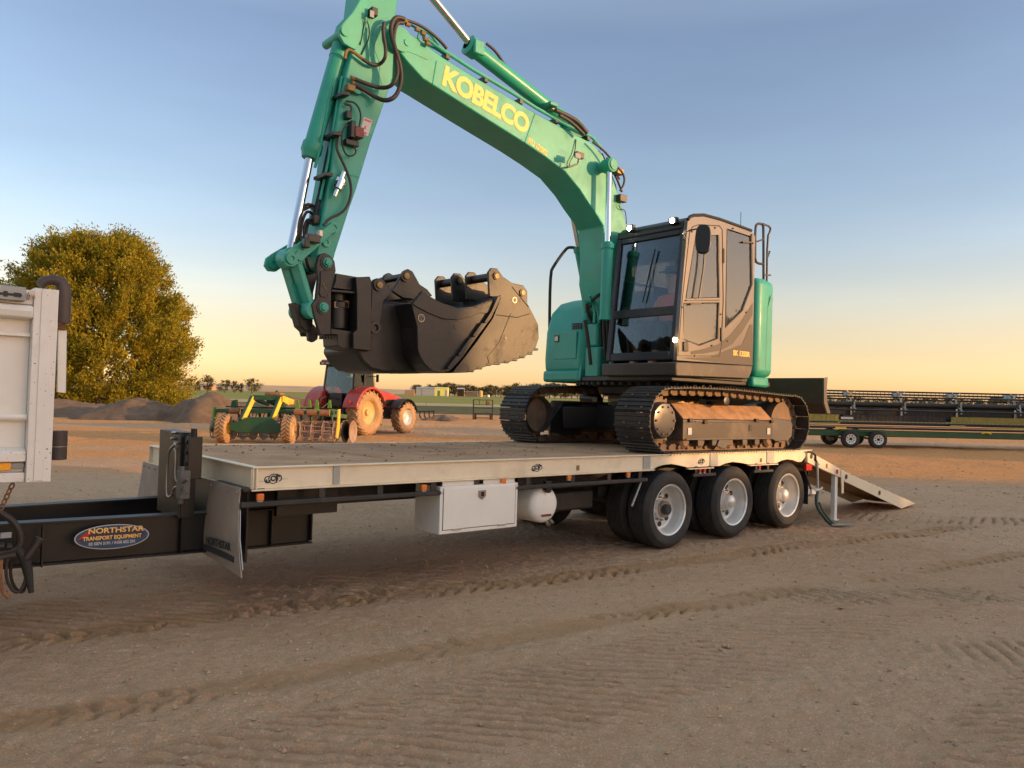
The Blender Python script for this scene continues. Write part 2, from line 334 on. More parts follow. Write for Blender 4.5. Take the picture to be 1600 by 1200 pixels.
def gmix(f, A, B, mode='MIX'):
    x = n.new('ShaderNodeMix'); x.data_type = 'RGBA'; x.blend_type = mode
    if isinstance(f, float): x.inputs[0].default_value = f
    else: l.new(f, x.inputs[0])
    for i, c in ((6, A), (7, B)):
        if isinstance(c, tuple): x.inputs[i].default_value = (*c, 1)
        else: l.new(c, x.inputs[i])
    return x.outputs[2]
c = gmix(gramp(gn(.35, 5), .38, .62), (.58,.345,.21), (.49,.27,.148))
c = gmix(gramp(gn(.5, 5, .6, (.22, 1, 1)), .52, .70), c, (.42,.24,.125))           # damp brown streaks along the wheel paths
c = gmix(gramp(gn(2.6, 7, .7, (.14, 1, 1)), .50, .66), c, (.47,.29,.17))             # finer streaks of bared brown soil
c = gmix(gramp(gn(1.1, 6, .7, (.3, 1, 1)), .54, .70), c, (.50,.33,.21))
c = gmix(gramp(gn(6, 8, .75), .42, .70), c, (.59,.385,.25))
c = gmix(gramp(gn(22, 6, .8), .50, .62), c, (.46,.30,.175)); c = gmix(gramp(gn(80, 3, .6), .58, .68), c, (.66,.54,.42)); c = gmix(gramp(gn(110, 3, .6), .60, .68), c, (.24,.15,.095))
# soil pressed by tracks and tyres is darker and browner than the loose dust
def attr(nm, kk):
    a_ = n.new('ShaderNodeAttribute'); a_.attribute_name = nm; k_ = n.new('ShaderNodeMath'); k_.operation = 'MULTIPLY'; k_.inputs[1].default_value = kk; l.new(a_.outputs['Fac'], k_.inputs[0]); return k_.outputs[0]
c = gmix(attr('packed', .3), c, (.45,.275,.165)); c = gmix(attr('tyre_lane', .6), c, (.40,.215,.10))
# coarse gravel beyond the wheel lanes, the low sun's orange put into its colour
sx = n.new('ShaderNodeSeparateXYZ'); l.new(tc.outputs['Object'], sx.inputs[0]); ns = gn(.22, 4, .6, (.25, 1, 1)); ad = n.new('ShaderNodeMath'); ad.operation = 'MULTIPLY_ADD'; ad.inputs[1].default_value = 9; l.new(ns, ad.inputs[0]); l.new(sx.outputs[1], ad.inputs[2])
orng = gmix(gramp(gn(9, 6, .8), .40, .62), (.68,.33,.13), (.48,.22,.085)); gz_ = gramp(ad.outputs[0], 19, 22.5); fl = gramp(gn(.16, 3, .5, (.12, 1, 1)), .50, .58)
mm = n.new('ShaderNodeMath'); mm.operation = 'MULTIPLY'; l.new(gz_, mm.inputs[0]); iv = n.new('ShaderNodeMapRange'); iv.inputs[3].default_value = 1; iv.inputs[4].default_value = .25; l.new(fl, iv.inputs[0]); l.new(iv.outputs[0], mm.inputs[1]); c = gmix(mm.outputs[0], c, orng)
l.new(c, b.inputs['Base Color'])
bp = n.new('ShaderNodeBump'); bp.inputs['Strength'].default_value = .6; bp.inputs['Distance'].default_value = .03
l.new(gn(45, 8, .75), bp.inputs['Height']); bp2 = n.new('ShaderNodeBump'); bp2.inputs['Strength'].default_value = .45; bp2.inputs['Distance'].default_value = .12
l.new(gn(5, 8, .7), bp2.inputs['Height']); l.new(bp.outputs[0], bp2.inputs['Normal']); l.new(bp2.outputs[0], b.inputs['Normal'])
for an, arr in (('packed', PR[0]), ('tyre_lane', PR[1])):
    at_ = me.attributes.new(an, 'FLOAT', 'POINT'); at_.data.foreach_set('value', arr.astype(np.float32).ravel())
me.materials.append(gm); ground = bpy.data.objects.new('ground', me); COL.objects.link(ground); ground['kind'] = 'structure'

# loose stones on the yard
def stones(name, N, xr, yr, smin, smax, m):
    x = RNG.uniform(*xr, N); y = yr[0]+(yr[1]-yr[0])*RNG.random(N)**1.5; z = ground_h(x, y); s = smin+(smax-smin)*RNG.random(N)**4
    base = np.array([(1,0,0),(-1,0,0),(0,1,0),(0,-1,0),(0,0,.75),(0,0,-.6)]); F = np.array([(0,2,4),(2,1,4),(1,3,4),(3,0,4),(2,0,5),(1,2,5),(3,1,5),(0,3,5)])
    v = base[None]*s[:, None, None]*RNG.uniform(.6, 1.3, (N, 6, 3)); a = RNG.uniform(0, 6.3, N); c_, s_ = np.cos(a)[:, None], np.sin(a)[:, None]
    vx = v[..., 0]*c_-v[..., 1]*s_+x[:, None]; vy = v[..., 0]*s_+v[..., 1]*c_+y[:, None]; vz = v[..., 2]+z[:, None]+s[:, None]*.2
    me = bpy.data.meshes.new(name); me.from_pydata(np.stack([vx, vy, vz], -1).reshape(-1, 3).tolist(), [], (F[None]+6*np.arange(N)[:, None, None]).reshape(-1, 3).tolist())
    me.materials.append(m); o = bpy.data.objects.new(name, me); COL.objects.link(o); o['kind'] = 'stuff'; return o
M['clod'] = mat('earth clod', (.40,.27,.17), .95, var=.3, vscale=9)
M['stone'] = mat('pale stone', (.30,.245,.20), .9, var=.35, vscale=9)
stones('loose_gravel', 22000, (-7, 13), (2.0, 16), .0025, .020, M['clod'])
stones('scattered_clods', 9000, (-22, 26), (14, 40), .006, .035, M['clod'])

# fields, far hills
def sheet(name, pts, z, col, col2, sc, bump=.0, strch=(1,1,1)):
    mm = mat(name, col, .95, var=.0, spec=.1); mb = MB(); mb.add([(x, y, z) for x, y in pts], [list(range(len(pts)))])
    nn = mm.node_tree.nodes; ll = mm.node_tree.links; bb = nn['Principled BSDF']
    t1 = nn.new('ShaderNodeTexCoord'); mp = nn.new('ShaderNodeMapping'); mp.inputs['Scale'].default_value = strch; ll.new(t1.outputs['Object'], mp.inputs[0])
    t = nn.new('ShaderNodeTexNoise'); t.inputs['Scale'].default_value = sc; t.inputs['Detail'].default_value = 8; t.inputs['Roughness'].default_value = .7; ll.new(mp.outputs[0], t.inputs['Vector'])
    r = nn.new('ShaderNodeMapRange'); r.inputs[1].default_value = .35; r.inputs[2].default_value = .68; ll.new(t.outputs[0], r.inputs[0])
    x = nn.new('ShaderNodeMix'); x.data_type = 'RGBA'; x.inputs[6].default_value = (*col, 1); x.inputs[7].default_value = (*col2, 1); ll.new(r.outputs[0], x.inputs[0]); ll.new(x.outputs[2], bb.inputs['Base Color'])
    if bump:
        bq = nn.new('ShaderNodeBump'); bq.inputs['Strength'].default_value = 1; bq.inputs['Distance'].default_value = bump; ll.new(t.outputs[0], bq.inputs['Height']); ll.new(bq.outputs[0], bb.inputs['Normal'])
    o = mb.build(name, mm, smooth=0); o['kind'] = 'structure'; return o
sheet('grass_verge', [(-160,62),(-40,58),(-6,66),(40,62),(160,66),(160,112),(20,112),(-60,104),(-160,104)], .03, (.085,.095,.035), (.17,.13,.07), .35, .3)
sheet('pale_stubble_strip', [(-400,104),(-60,104),(20,112),(400,112),(400,150),(-400,140)], .05, (.42,.34,.16), (.50,.40,.22), .1, .1)
sheet('crop_field', [(-1500,140),(-400,140),(400,150),(1500,150),(2500,1500),(-2500,1500)], .07, (.22,.22,.05), (.33,.28,.07), .02, .25)
sheet('far_stubble', [(-2500,1500),(2500,1500),(6000,4000),(-6000,4000)], .3, (.50,.34,.16), (.58,.40,.20), .004)
def ridge(name, Yc, pts, depth, m):
    mb = MB(); vs = []; xs = np.linspace(pts[0][0], pts[-1][0], 80); hs = np.interp(xs, [p[0] for p in pts], [p[1] for p in pts])+4*fbm(xs, xs*0, .002, 3, 91)
    for f, k in ((-1,0),(-.5,.55),(0,1),(.5,.7),(1,0)): vs += [(x, Yc+f*depth, max(0, h)*k-1*(k == 0)) for x, h in zip(xs, hs)]
    N = len(xs); mb.add(vs, [(j*N+i, j*N+i+1, (j+1)*N+i+1, (j+1)*N+i) for j in range(4) for i in range(N-1)]); o = mb.build(name, m, smooth=60); o['kind'] = 'structure'; return o
M['hill'] = mat('dry hillside', (.52,.33,.17), .95, var=.15, vscale=.01)
ridge('hills', 3200, [(-4200,34),(-2600,36),(-1700,31),(-1200,27),(-700,24),(-300,18),(300,10),(900,0)], 500, M['hill'])

# earth banks behind the yard
def mound(name, c, rx, ry, h, label, seed, rot=0., m=None):
    N = 46; g = np.linspace(-1.25, 1.25, N); A, B = np.meshgrid(g, g); r = np.sqrt(A*A+B*B)
    ang = np.arctan2(B, A); edge = 1+.18*np.sin(3*ang+seed)+.1*np.sin(5*ang+seed*2)
    Hh = np.clip(1-(r/edge)**1.6, 0, 1)**.85*h*(1+.6*fbm(A, B, 2.2, 4, seed))+.10*h*fbm(A, B, 9, 3, seed+3, .7)*(r < edge)-.12*(r >= edge)
    c_, s_ = cos(rot), sin(rot); x = A*rx*c_-B*ry*s_; y = A*rx*s_+B*ry*c_
    mb = MB(); mb.add(np.stack([x, y, Hh], -1).reshape(-1, 3).tolist(), [(j*N+i, j*N+i+1, (j+1)*N+i+1, (j+1)*N+i) for j in range(N-1) for i in range(N-1)])
    o = mb.build(name, m or M['soil'], smooth=40); o.location = (c[0], c[1], 0); return tag(o, label, 'dirt pile')
M['soil'] = mat('loose soil', (.20,.12,.07), .95, var=.35, vscale=2.5, bump=1.0, bscale=7, dirt=.3, dirtcol=(.13,.085,.055))
M['soil_shaded'] = mat('shade toned bank soil', (.15,.095,.06), .95, var=.4, vscale=1.5, bump=1.0, bscale=5, dirt=.4, dirtcol=(.12,.09,.065))  # darker copy of the soil, the heaps' shade put into its colour
mound('dirt_pile', (-15.6, 40.5), 2.9, 2.6, 1.22, 'tallest brown soil heap left of the green cultivator', 5, 0, M['soil_shaded'])
mound('dirt_pile', (-12.6, 44.5), 2.8, 2.6, 1.05, 'sunlit orange soil heap behind the green cultivator', 9)
mound('dirt_pile', (-19.9, 41.5), 3.8, 2.2, .85, 'dark rough earth bank in front of the big tree', 13, 0, M['soil_shaded'])
mound('dirt_pile', (-25.5, 44), 4.6, 2.4, .80, 'low dark earth bank beside the white truck body', 17, 0, M['soil_shaded'])
mound('dirt_pile', (-4.2, 49.5), 1.4, 1.2, .35, 'low ridge of pinkish soil beyond the tractor', 23)

# ------------------------------------------------------------------ vegetation
def leaf_mesh(name, centres, dirs, sizes, m, aspect=.32):
    """many narrow leaf blades; centres (N,3), dirs (N,3), sizes (N,)"""
    N = len(centres); d = dirs/np.linalg.norm(dirs, axis=1, keepdims=True)
    r = RNG.normal(size=(N, 3)); s = np.cross(d, r); s /= np.linalg.norm(s, axis=1, keepdims=True)+1e-9
    L = sizes[:, None]; Wd = L*aspect
    v = np.stack([centres-d*L*.5, centres+s*Wd*.5, centres+d*L*.5, centres-s*Wd*.5], 1)
    me = bpy.data.meshes.new(name); me.vertices.add(4*N); me.vertices.foreach_set('co', v.astype(np.float32).ravel())
    me.loops.add(4*N); me.loops.foreach_set('vertex_index', np.arange(4*N, dtype=np.int32)); me.polygons.add(N)
    me.polygons.foreach_set('loop_start', np.arange(0, 4*N, 4, dtype=np.int32)); me.polygons.foreach_set('loop_total', np.full(N, 4, np.int32))
    me.update(calc_edges=True); me.materials.append(m); o = bpy.data.objects.new(name, me); COL.objects.link(o); return o
def leafmat(name, c1, c2, trans=.25, vs=.8):
    m = mat(name, c1, .75, var=0, spec=.2); nn = m.node_tree.nodes; ll = m.node_tree.links; bb = nn['Principled BSDF']
    tcx = nn.new('ShaderNodeTexCoord'); t = nn.new('ShaderNodeTexNoise'); t.inputs['Scale'].default_value = vs; t.inputs['Detail'].default_value = 6; ll.new(tcx.outputs['Object'], t.inputs['Vector'])
    r = nn.new('ShaderNodeMapRange'); r.inputs[1].default_value = .38; r.inputs[2].default_value = .62; ll.new(t.outputs[0], r.inputs[0])
    x = nn.new('ShaderNodeMix'); x.data_type = 'RGBA'; x.inputs[6].default_value = (*c1, 1); x.inputs[7].default_value = (*c2, 1); ll.new(r.outputs[0], x.inputs[0]); ll.new(x.outputs[2], bb.inputs['Base Color'])
    tr = nn.new('ShaderNodeBsdfTranslucent'); ll.new(x.outputs[2], tr.inputs[0]); mx = nn.new('ShaderNodeMixShader'); mx.inputs[0].default_value = trans
    ll.new(bb.outputs[0], mx.inputs[1]); ll.new(tr.outputs[0], mx.inputs[2]); ll.new(mx.outputs[0], nn['Material Output'].inputs[0]); return m
M['leaf_big'] = leafmat('golden green foliage', (.20,.185,.018), (.37,.30,.03), .4, .6)
M['leaf_far'] = leafmat('olive gum foliage', (.075,.075,.03), (.13,.105,.05), .2, .2)
M['leaf_break'] = leafmat('dark pine foliage', (.05,.07,.025), (.08,.09,.03), .15)
M['bark'] = mat('grey bark', (.10,.075,.055), .9, var=.3, vscale=6, bump=.6, bscale=18)
def crown_points(prof, H, R, nclump, nleaf, csize, lsize, seed, up=.7, shell=.55):
    rg = np.random.default_rng(seed); C = []; D = []; S = []
    for k in range(nclump):
        t = rg.random(); z = H*(prof[0]+(1-prof[0])*t); rmax = R*np.interp(t, prof[1], prof[2])
        a = rg.uniform(0, 2*pi); rr = rmax*(1-(1-shell)*rg.random()**1.3)*(1+.10*sin(3*a+seed)+.07*sin(7*a+5*t+seed))
        c = np.array([rr*cos(a), rr*sin(a), z]); cs = csize*rg.uniform(.55, 1.25); n_ = int(nleaf*rg.uniform(.6, 1.3))
        ax = np.array([cos(a)*.8, sin(a)*.8, up*rg.uniform(.4, 1.4)]); ax /= np.linalg.norm(ax)
        o = np.clip(rg.normal(size=(n_, 3)), -1.8, 1.8)*cs*.36; ln = np.clip(rg.normal(size=(n_, 1)), -1.6, 1.6)*cs*.48; p = c+o+ax*ln
        C.append(p); D.append(ax[None]+rg.normal(size=(n_, 3))*.55); S.append(lsize*rg.uniform(.55, 1.4, n_))
    return np.concatenate(C), np.concatenate(D), np.concatenate(S)
def make_trunk(name, H, r, branches, spread, parent, seed, z0=.15):
    rg = np.random.default_rng(seed); mb = MB(); mb.tube([(0,0,-.2),(.1*r,0,H*.3),(.3*r,.2*r,H*.62),(0,.2*r,H*.93)], [r*1.25, r*.9, r*.5, r*.12], 10)
    for k in range(branches):
        t = rg.uniform(z0, .8); a = rg.uniform(0, 6.28); L = spread*(1-.5*t)*rg.uniform(.6, 1); z = H*t
        mb.tube([(0,0,z),(cos(a)*L*.5, sin(a)*L*.5, z+L*.22),(cos(a)*L, sin(a)*L, z+L*.55)], [r*.4*(1-t*.6), r*.22, r*.05], 6)
    return mb.build(name, M['bark'], parent, smooth=60)
big = thing('shade_tree', 'big rounded golden green tree behind the white truck body', 'tree', Matrix.Translation((-36.2, 68, 0)))
c, d, s = crown_points((.0, [0,.12,.3,.5,.7,.85,.95,1], [.94,1.0,1.0,.94,.81,.62,.44,.20]), 14.7, 8.0, 1100, 240, .9, .25, 3, 1.1, .5)
o = leaf_mesh('crown', c, d, s, M['leaf_big'], .40); o.parent = big
make_trunk('trunk', 12.5, .42, 26, 6.4, big, 4)
small = thing('small_tree', 'small dark tree just showing over the white truck body', 'tree', Matrix.Translation((-52, 78, 0)))
c, d, s = crown_points((.25, [0,.3,.7,1], [.5,1,.8,.2]), 11.6, 2.6, 70, 120, 1.0, .4, 8); o = leaf_mesh('crown', c, d, s, M['leaf_far']); o.parent = small
make_trunk('trunk', 10, .2, 10, 2.2, small, 5)
# far single trees on the left skyline, then the tree belt along the horizon
protos = []
for k in range(5):
    c, d, s = crown_points((.18, [0,.25,.6,.85,1], [[.5,.9,1,.7,.2],[.7,1,.7,.5,.1],[.6,1,.95,.8,.3],[.3,.8,1,.8,.2],[.8,1,.9,.6,.25]][k]), 1, .42+.08*(k % 3), 70, 34, .15, .06, 60+k, .5, .25)
    o = leaf_mesh('gum_tree', c, d, s, M['leaf_far'], .55)
    mb = MB(); mb.tube([(0,0,-.03),(.01,0,.3),(0,.01,.7)], [.035,.025,.01], 6); b_ = len(o.data.vertices)
    t = mb.build('tree_stem', M['bark'], smooth=60); bm = bmesh.new(); bm.from_mesh(o.data); bm.from_mesh(t.data)
    o.data.materials.append(M['bark']); bm.faces.ensure_lookup_table()
    for f in bm.faces:
        if f.verts[0].index >= b_ or f.index >= len(c): f.material_index = 1
    bm.to_mesh(o.data); bm.free(); bpy.data.objects.remove(t); protos.append(o)
used = set()
def far_tree(px, py_top, Yd, k, label, group, wide=1.0):
    o = protos[k]
    if k in used: o = o.copy(); COL.objects.link(o)
    used.add(k); base = gy(px, 600, Yd); top = gy(px, py_top, Yd)
    h = top.z; o.location = (base.x, Yd, 0); o.scale = (h*wide, h*wide, h); o.rotation_euler = (0, 0, random.uniform(0, 6.28))
    return tag(o, label, 'tree', group)
for px, py, k, w_, lb in ((309,596,1,.7,'smallest far tree beside the big tree'),(324,588,3,1.0,'far rounded gum tree on the left of the skyline row'),(352,595,2,1.15,'squat far gum tree second in the skyline row'),
                         (367,596,4,.75,'narrow far gum tree in the middle of the skyline row'),(377,599,0,.6,'lowest far tree of the skyline row'),(394,593,2,1.2,'broad far gum tree at the right end of the skyline row')):
    far_tree(px, py, 420, k, lb, 'trees on the left skyline', w_)
belt = 'trees in the belt along the horizon'
px = 648.
i = 0
while px < 1000:
    dens = 599 if 684 < px < 716 else (603 if px < 800 else 601)
    far_tree(px, dens+random.uniform(-1.5, 4.5), 980+random.uniform(-70, 70), i % 5, 'olive brown gum tree in the belt on the horizon', belt, random.uniform(.9, 1.5)); px += random.uniform(6, 10.5); i += 1
for px in list(range(1296, 1620, 15)):
    far_tree(px+random.uniform(-4, 4), 622+random.uniform(-3, 4), 700+random.uniform(-50, 50), i % 5, 'distant gum tree seen through the harvester front', 'trees behind the harvester front', random.uniform(1.1, 1.7)); i += 1
M['steel_dull'] = mat('dull grey casting', (.12,.115,.11), .55, .2)
# ================================================================== flatbed trailer
trailer = thing('flatbed_trailer', 'long cream flatbed trailer with black drawbar carrying the green excavator', 'trailer', tframe(0,0,0))
TL, TW, RH = 7.72, 2.5, .172
M['deck'] = mat('dusty checker plate deck', (.52,.315,.185), .9, 0, var=.25, vscale=2, spec=.15, dirt=.5, dirtcol=(.57,.39,.26), dscale=1.1)
def deck_bump(m):
    n = m.node_tree.nodes; l = m.node_tree.links; b = n['Principled BSDF']; tc = n.new('ShaderNodeTexCoord'); mp = n.new('ShaderNodeMapping'); mp.inputs['Rotation'].default_value = (0,0,RD(45)); l.new(tc.outputs['Object'], mp.inputs[0])
    ch = n.new('ShaderNodeTexBrick'); ch.inputs['Scale'].default_value = 22; ch.inputs['Mortar Size'].default_value = .03; ch.inputs['Color1'].default_value = (0,0,0,1); ch.inputs['Color2'].default_value = (0,0,0,1); ch.inputs['Mortar'].default_value = (1,1,1,1)
    l.new(mp.outputs[0], ch.inputs[0]); bp = n.new('ShaderNodeBump'); bp.inputs['Strength'].default_value = .7; bp.inputs['Distance'].default_value = .006; l.new(ch.outputs[0], bp.inputs['Height'])
    t = n.new('ShaderNodeTexNoise'); t.inputs['Scale'].default_value = 14; t.inputs['Detail'].default_value = 8; l.new(tc.outputs['Object'], t.inputs[0]); b2 = n.new('ShaderNodeBump'); b2.inputs['Strength'].default_value = .5; b2.inputs['Distance'].default_value = .01
    l.new(t.outputs[0], b2.inputs['Height']); l.new(bp.outputs[0], b2.inputs['Normal']); l.new(b2.outputs[0], b.inputs['Normal'])
deck_bump(M['deck'])
n_pl = 6
for i in range(n_pl):                                   # chequer plates laid side by side across the deck
    a, b_ = .06+i*(TL-.10)/n_pl, .06+(i+1)*(TL-.10)/n_pl-.006
    MB().box(a, b_, .062, TW-.062, -.022, -.004+(i % 2)*.002).build('deck_plate', M['deck'], trailer, smooth=0)
cr = MB(); rg = np.random.default_rng(5)
for k in range(420):
    u_, v_, s_ = rg.uniform(.2, 4.3), rg.uniform(.12, 2.38), .003+.016*rg.random()**4; c_ = Vector((u_, v_, -.001)); q_ = [c_+Vector(p)*s_*rg.uniform(.7, 1.4) for p in ((1,0,0),(0,1,0),(-1,0,0),(0,-1,0),(.1,.1,.8))]; cr.add(q_, [(0,1,4),(1,2,4),(2,3,4),(3,0,4),(3,2,1,0)])
cr.build('soil_crumbs', M['soil'], trailer, smooth=0, fix=False, kind='stuff')
mb = MB()
for k in range(20): mb.box(.2+k*.385, .26+k*.385, .10, TW-.10, -.13, -.024)
mb.build('cross_members', M['black_dusty'], trailer, smooth=0)
ARCH = [(1023.8,734),(1030,730),(1040,726.8),(1052,725.5),(1064,727.5),(1077.6,732),(1116,730.5),(1128,729),(1137,724.5),(1147.5,722.2),(1160,723.5),(1173,727.7),(1216.5,724.7),(1224,720),(1233,718),(1242,719.2),(1249.5,722.5),(1255.5,723)]
for side in (0, 1):
    mb = MB(); s = 1 if side == 0 else -1; v0 = 0 if side == 0 else TW
    bot = [on(x, y, .0) for x, y in ARCH]
    web = [(0.0,-.012),(TL-.02,-.012)]+[(u, max(w, -.160)) for u, w in reversed(bot)]+[(0.0,-.160)]
    mb.prism([(u, v0+s*.026, w) for u, w in web], (0, s*.012, 0))
    mb.box(0, TL, *sorted((v0, v0+s*.058)), -.012, 0); mb.box(0, bot[0][0], *sorted((v0, v0+s*.058)), -.172, -.160)
    for a, c_ in ((6,5),(12,11)): mb.box(bot[c_][0], bot[a][0], *sorted((v0, v0+s*.058)), bot[a][1]-.010, bot[a][1]+.001)
    mb.build('side_rail', M['cream'], trailer, bevel=.004)
for x0, x1 in ((523,533),(1007,1018),(1111.5,1123.5),(1200,1211)):
    a, b_ = on(x0, 735, 0)[0], on(x1, 735, 0)[0]; MB().box(a, b_, .016, .0258, -.150, -.013).build('rail_stiffener', M['grey_plate'], trailer, smooth=0)
MB().box(.028,.040,.002,TW-.002,-.160,-.012).box(0,.058,.002,TW-.002,-.0118,.001).box(0,.058,.002,TW-.002,-.173,-.1602).box(.002,.012,.0,.012,-.160,-.012).build('front_beam', M['cream'], trailer, bevel=.004)
MB().box(TL-.05,TL-.002,.03,TW-.03,-.14,-.024).build('rear_beam', M['cream'], trailer, bevel=.006)
def emblem(px, py, r, parent=trailer, v=.024, tilt=0.):
    u, w = on(px, py, v); mb = MB(); q = lambda a, b: Vector((u+a*r, v, w+b*r))
    def arc(cx, cy, rad, a0, a1, th): mb.tube([q(cx+rad*cos(t), cy+rad*sin(t)) for t in np.linspace(a0, a1, 15)], th*r, 5)
    arc(0,0,.95,0,6.1,.10); arc(0,.1,.45,.4,5.6,.16); arc(-1.15,-.15,.62,.8,5.2,.12); arc(-1.05,-.35,.35,2.4,6.8,.2); arc(1.1,.1,.62,-1.4,3.6,.13); arc(1.0,.25,.28,0,5,.15)
    mb.tube([q(.75,-.8), q(.62,.2), q(.80,1.0)], .17*r, 5); mb.tube([q(-2.9,-.5), q(-1.6,-.35)], .03*r, 4); mb.tube([q(1.8,-.15), q(3.2,-.1)], .03*r, 4)
    o = mb.build('emblem', M['print_dark'], parent); o.scale = (1, .35, 1); o.location.y = v*.65; return o
for px, py, r in ((427,748,.036),(839,731,.036),(1096,721,.034)): emblem(px, py, r)
for px, py in ((903,731),(1189,719)):
    u, w = on(px, py, .024); MB().box(u-.018,u+.018,.020,.0255,w-.025,w+.025).build('tie_slot_plate', M['brass'], trailer)
# main chassis, drawbar
for v in (.68, 1.74):
    MB().box(.2, 7.5, v, v+.07, -.40, -.135).build('chassis_rail', M['black_dusty'], trailer, bevel=.004)
def ibeam(a, b, ht, fl, web, mb):
    a, b = Vector(a), Vector(b); z = Vector((0,0,1)); mb.bar(a+z*(ht/2-.007), b+z*(ht/2-.007), fl, .014); mb.bar(a-z*(ht/2-.007), b-z*(ht/2-.007), fl, .014); mb.bar(a, b, web, ht-.028); return mb
for v0, v1 in ((.72, .92), (1.78, 1.58)):
    mb = MB(); ibeam((.80, v0, -.555), (0, v0, -.555), .31, .13, .014, mb); ibeam((-.001, v0, -.548), (-2.75, v1, -.545), .30, .13, .014, mb)
    s = -1 if v0 < 1 else 1
    for u in (.795, .45, -.25, -1.15): mb.box(u-.006, u+.006, *sorted((v0+s*.006, v0+s*.058)), -.69, -.42)
    mb.build('drawbar_beam', M['black'], trailer, bevel=.002)
MB().box(-2.9,-2.70,.80,1.70,-.68,-.42).bar((-2.9,1.25,-.55),(-3.6,1.25,-.55),.14,.14).build('drawbar_head', M['black'], trailer, bevel=.01)
MB().lathe((-3.75,1.25,-.55),(0,0,1),[(-.05,.09),(.05,.09),(.05,.16),(-.05,.16),(-.05,.09)],20).build('towing_eye', M['steel'], trailer)
MB().box(.07,.085,.25,2.25,-.72,-.174).box(.3,.8,.25,.30,-.40,-.174).build('headboard_plate', M['black'], trailer, smooth=0)
# oval name sign on the near drawbar beam
def sign_basis(px, py, v): u, w = on(px, py, v); return Vector((u, v, w))
vs = .645; c0 = sign_basis(176, 838.5, vs); left = sign_basis(117.5, 842, vs); right = sign_basis(234.5, 834, vs)
ex = (right-left); a_ = ex.length/2; ex.normalize(); SB = basis(c0, ex, (0,0,1)); b_ = .086
def disc(M4, a, b, t0, t1, n=48):
    mb = MB(); mb.prism([M4 @ Vector((a*cos(2*pi*k/n), b*sin(2*pi*k/n), t0)) for k in range(n)], (M4.to_3x3() @ Vector((0,0,t1-t0)))); return mb
sign = disc(SB, a_, b_, -.004, .002).build('oval_sign', M['sign_pale'], trailer); OFF[sign.name] = Vector((0,0,0))
disc(SB, a_*.965, b_*.93, .0022, .0035).build('sign_field', M['sign_blue'], sign)
mb = MB(); mb.prism([SB @ Vector((a_*.93*x, b_*.86*y, .0037)) for x, y in ((-.98,.1),(-.6,.62),(-.35,.72),(.72,.62),(.97,.15),(.80,-.25),(.2,-.22),(-.55,-.30),(-.9,-.2))], SB.to_3x3() @ Vector((0,0,.001))); mb.build('sign_band', M['sign_navy'], sign)
mb = MB(); mb.prism([SB @ Vector((a_*x, b_*y, .0052)) for x, y in ((-.92,-.05),(-.66,.55),(-.54,.42),(-.78,-.02))], SB.to_3x3() @ Vector((0,0,.0006))); mb.build('sign_flash', M['red_lens'], sign)
for body, y, sz, sx, m_ in (('NORTHSTAR', .052, .050, 1.22, 'yellow_print'), ('TRANSPORT EQUIPMENT', .002, .036, .92, 'yellow_print'), ('03 5874 5191 / 0438 652 291', -.036, .028, .90, 'sign_pale')):
    text('sign_lettering', body, SB @ Matrix.Translation((.02*(y > .02), y-.006, .0062)), sz, M[m_], sign, .0012, sx, .0004)
mb = MB(); u, w = on(9, 836, .66); mb.box(u-.03, u+.03, .648, .655, w-.018, w+.018); mb.build('drawbar_label', M['sign_pale'], trailer)
# mudflaps hung from the front beam
def mudflap(v_out, v_in, name_text):
    s = 1 if v_in > v_out else -1; mb = MB(); N = 9; K = 10; vs = []; fs = []
    for side in (0, 1):
        for j in range(K):
            t = j/(K-1); w = -.150-.55*t-.03*t*t; a = v_out+s*(.02-.13*t**1.6); b = v_in+s*(-.02+.10*t**1.6)
            for i in range(N):
                k = i/(N-1); vs.append((-.050-.018*sin(t*2.4)-.006*cos(k*3)*t-(0 if side else .009), a+(b-a)*k, w-.03*t*(.7-k*1.2)))
    g = lambda sd, j, i: sd*N*K+j*N+i
    for sd in (0, 1): fs += [(g(sd,j,i), g(sd,j,i+1), g(sd,j+1,i+1), g(sd,j+1,i)) for j in range(K-1) for i in range(N-1)]
    fs += [(g(0,j,i), g(0,j+1,i), g(1,j+1,i), g(1,j,i)) for i in (0, N-1) for j in range(K-1)]+[(g(0,j,i), g(0,j,i+1), g(1,j,i+1), g(1,j,i)) for j in (0, K-1) for i in range(N-1)]
    mb.add(vs, fs); fl = mb.build('mudflap', M['flap'], trailer, smooth=50)
    st = MB().box(-.062,-.0555, *sorted((v_out+s*.01, v_in-s*.01)), -.205, -.165)
    for k in range(4): v = v_out+(v_in-v_out)*(.1+.27*k); st.cyl((-.070, v, -.185), (-.060, v, -.185), .010, 8)
    st.build('flap_strip', M['flap'], fl)
    MB().tube([(-.058, v_out+s*.0, -.30), (-.070, v_out-s*.045, -.5), (-.068, v_out-s*.112, -.70)], .004, 6).build('flap_edge', M['sign_pale'], fl)
    if name_text:
        B = basis((-.088, .37, -.585), (.02, -1, .04), (-.05, 0, 1)); text('flap_lettering', 'NORTHSTAR', B, .080, M['print_dark'], fl, .002, .98, .001)
        mb = MB()
        for k in range(8):
            k0, k1 = -.30+.075*k, -.30+.075*(k+1); y = lambda t: -.065-.03*t-.10*t*t*(t > 0)
            mb.prism([B @ Vector(p) for p in ((k0, y(k0)-.02, .0), (k1, y(k1)-.02, .0), (k1, y(k1)+.025, .0), (k0, y(k0)+.025, .0))], B.to_3x3() @ Vector((0,0,.002)))
        mb.build('flap_band', M['print_dark'], fl)
mudflap(.05, .68, True); mudflap(2.45, 1.82, False)
MB().box(-.05,.10,.02,.66,-.172,-.155).build('flap_bracket', M['black'], trailer)
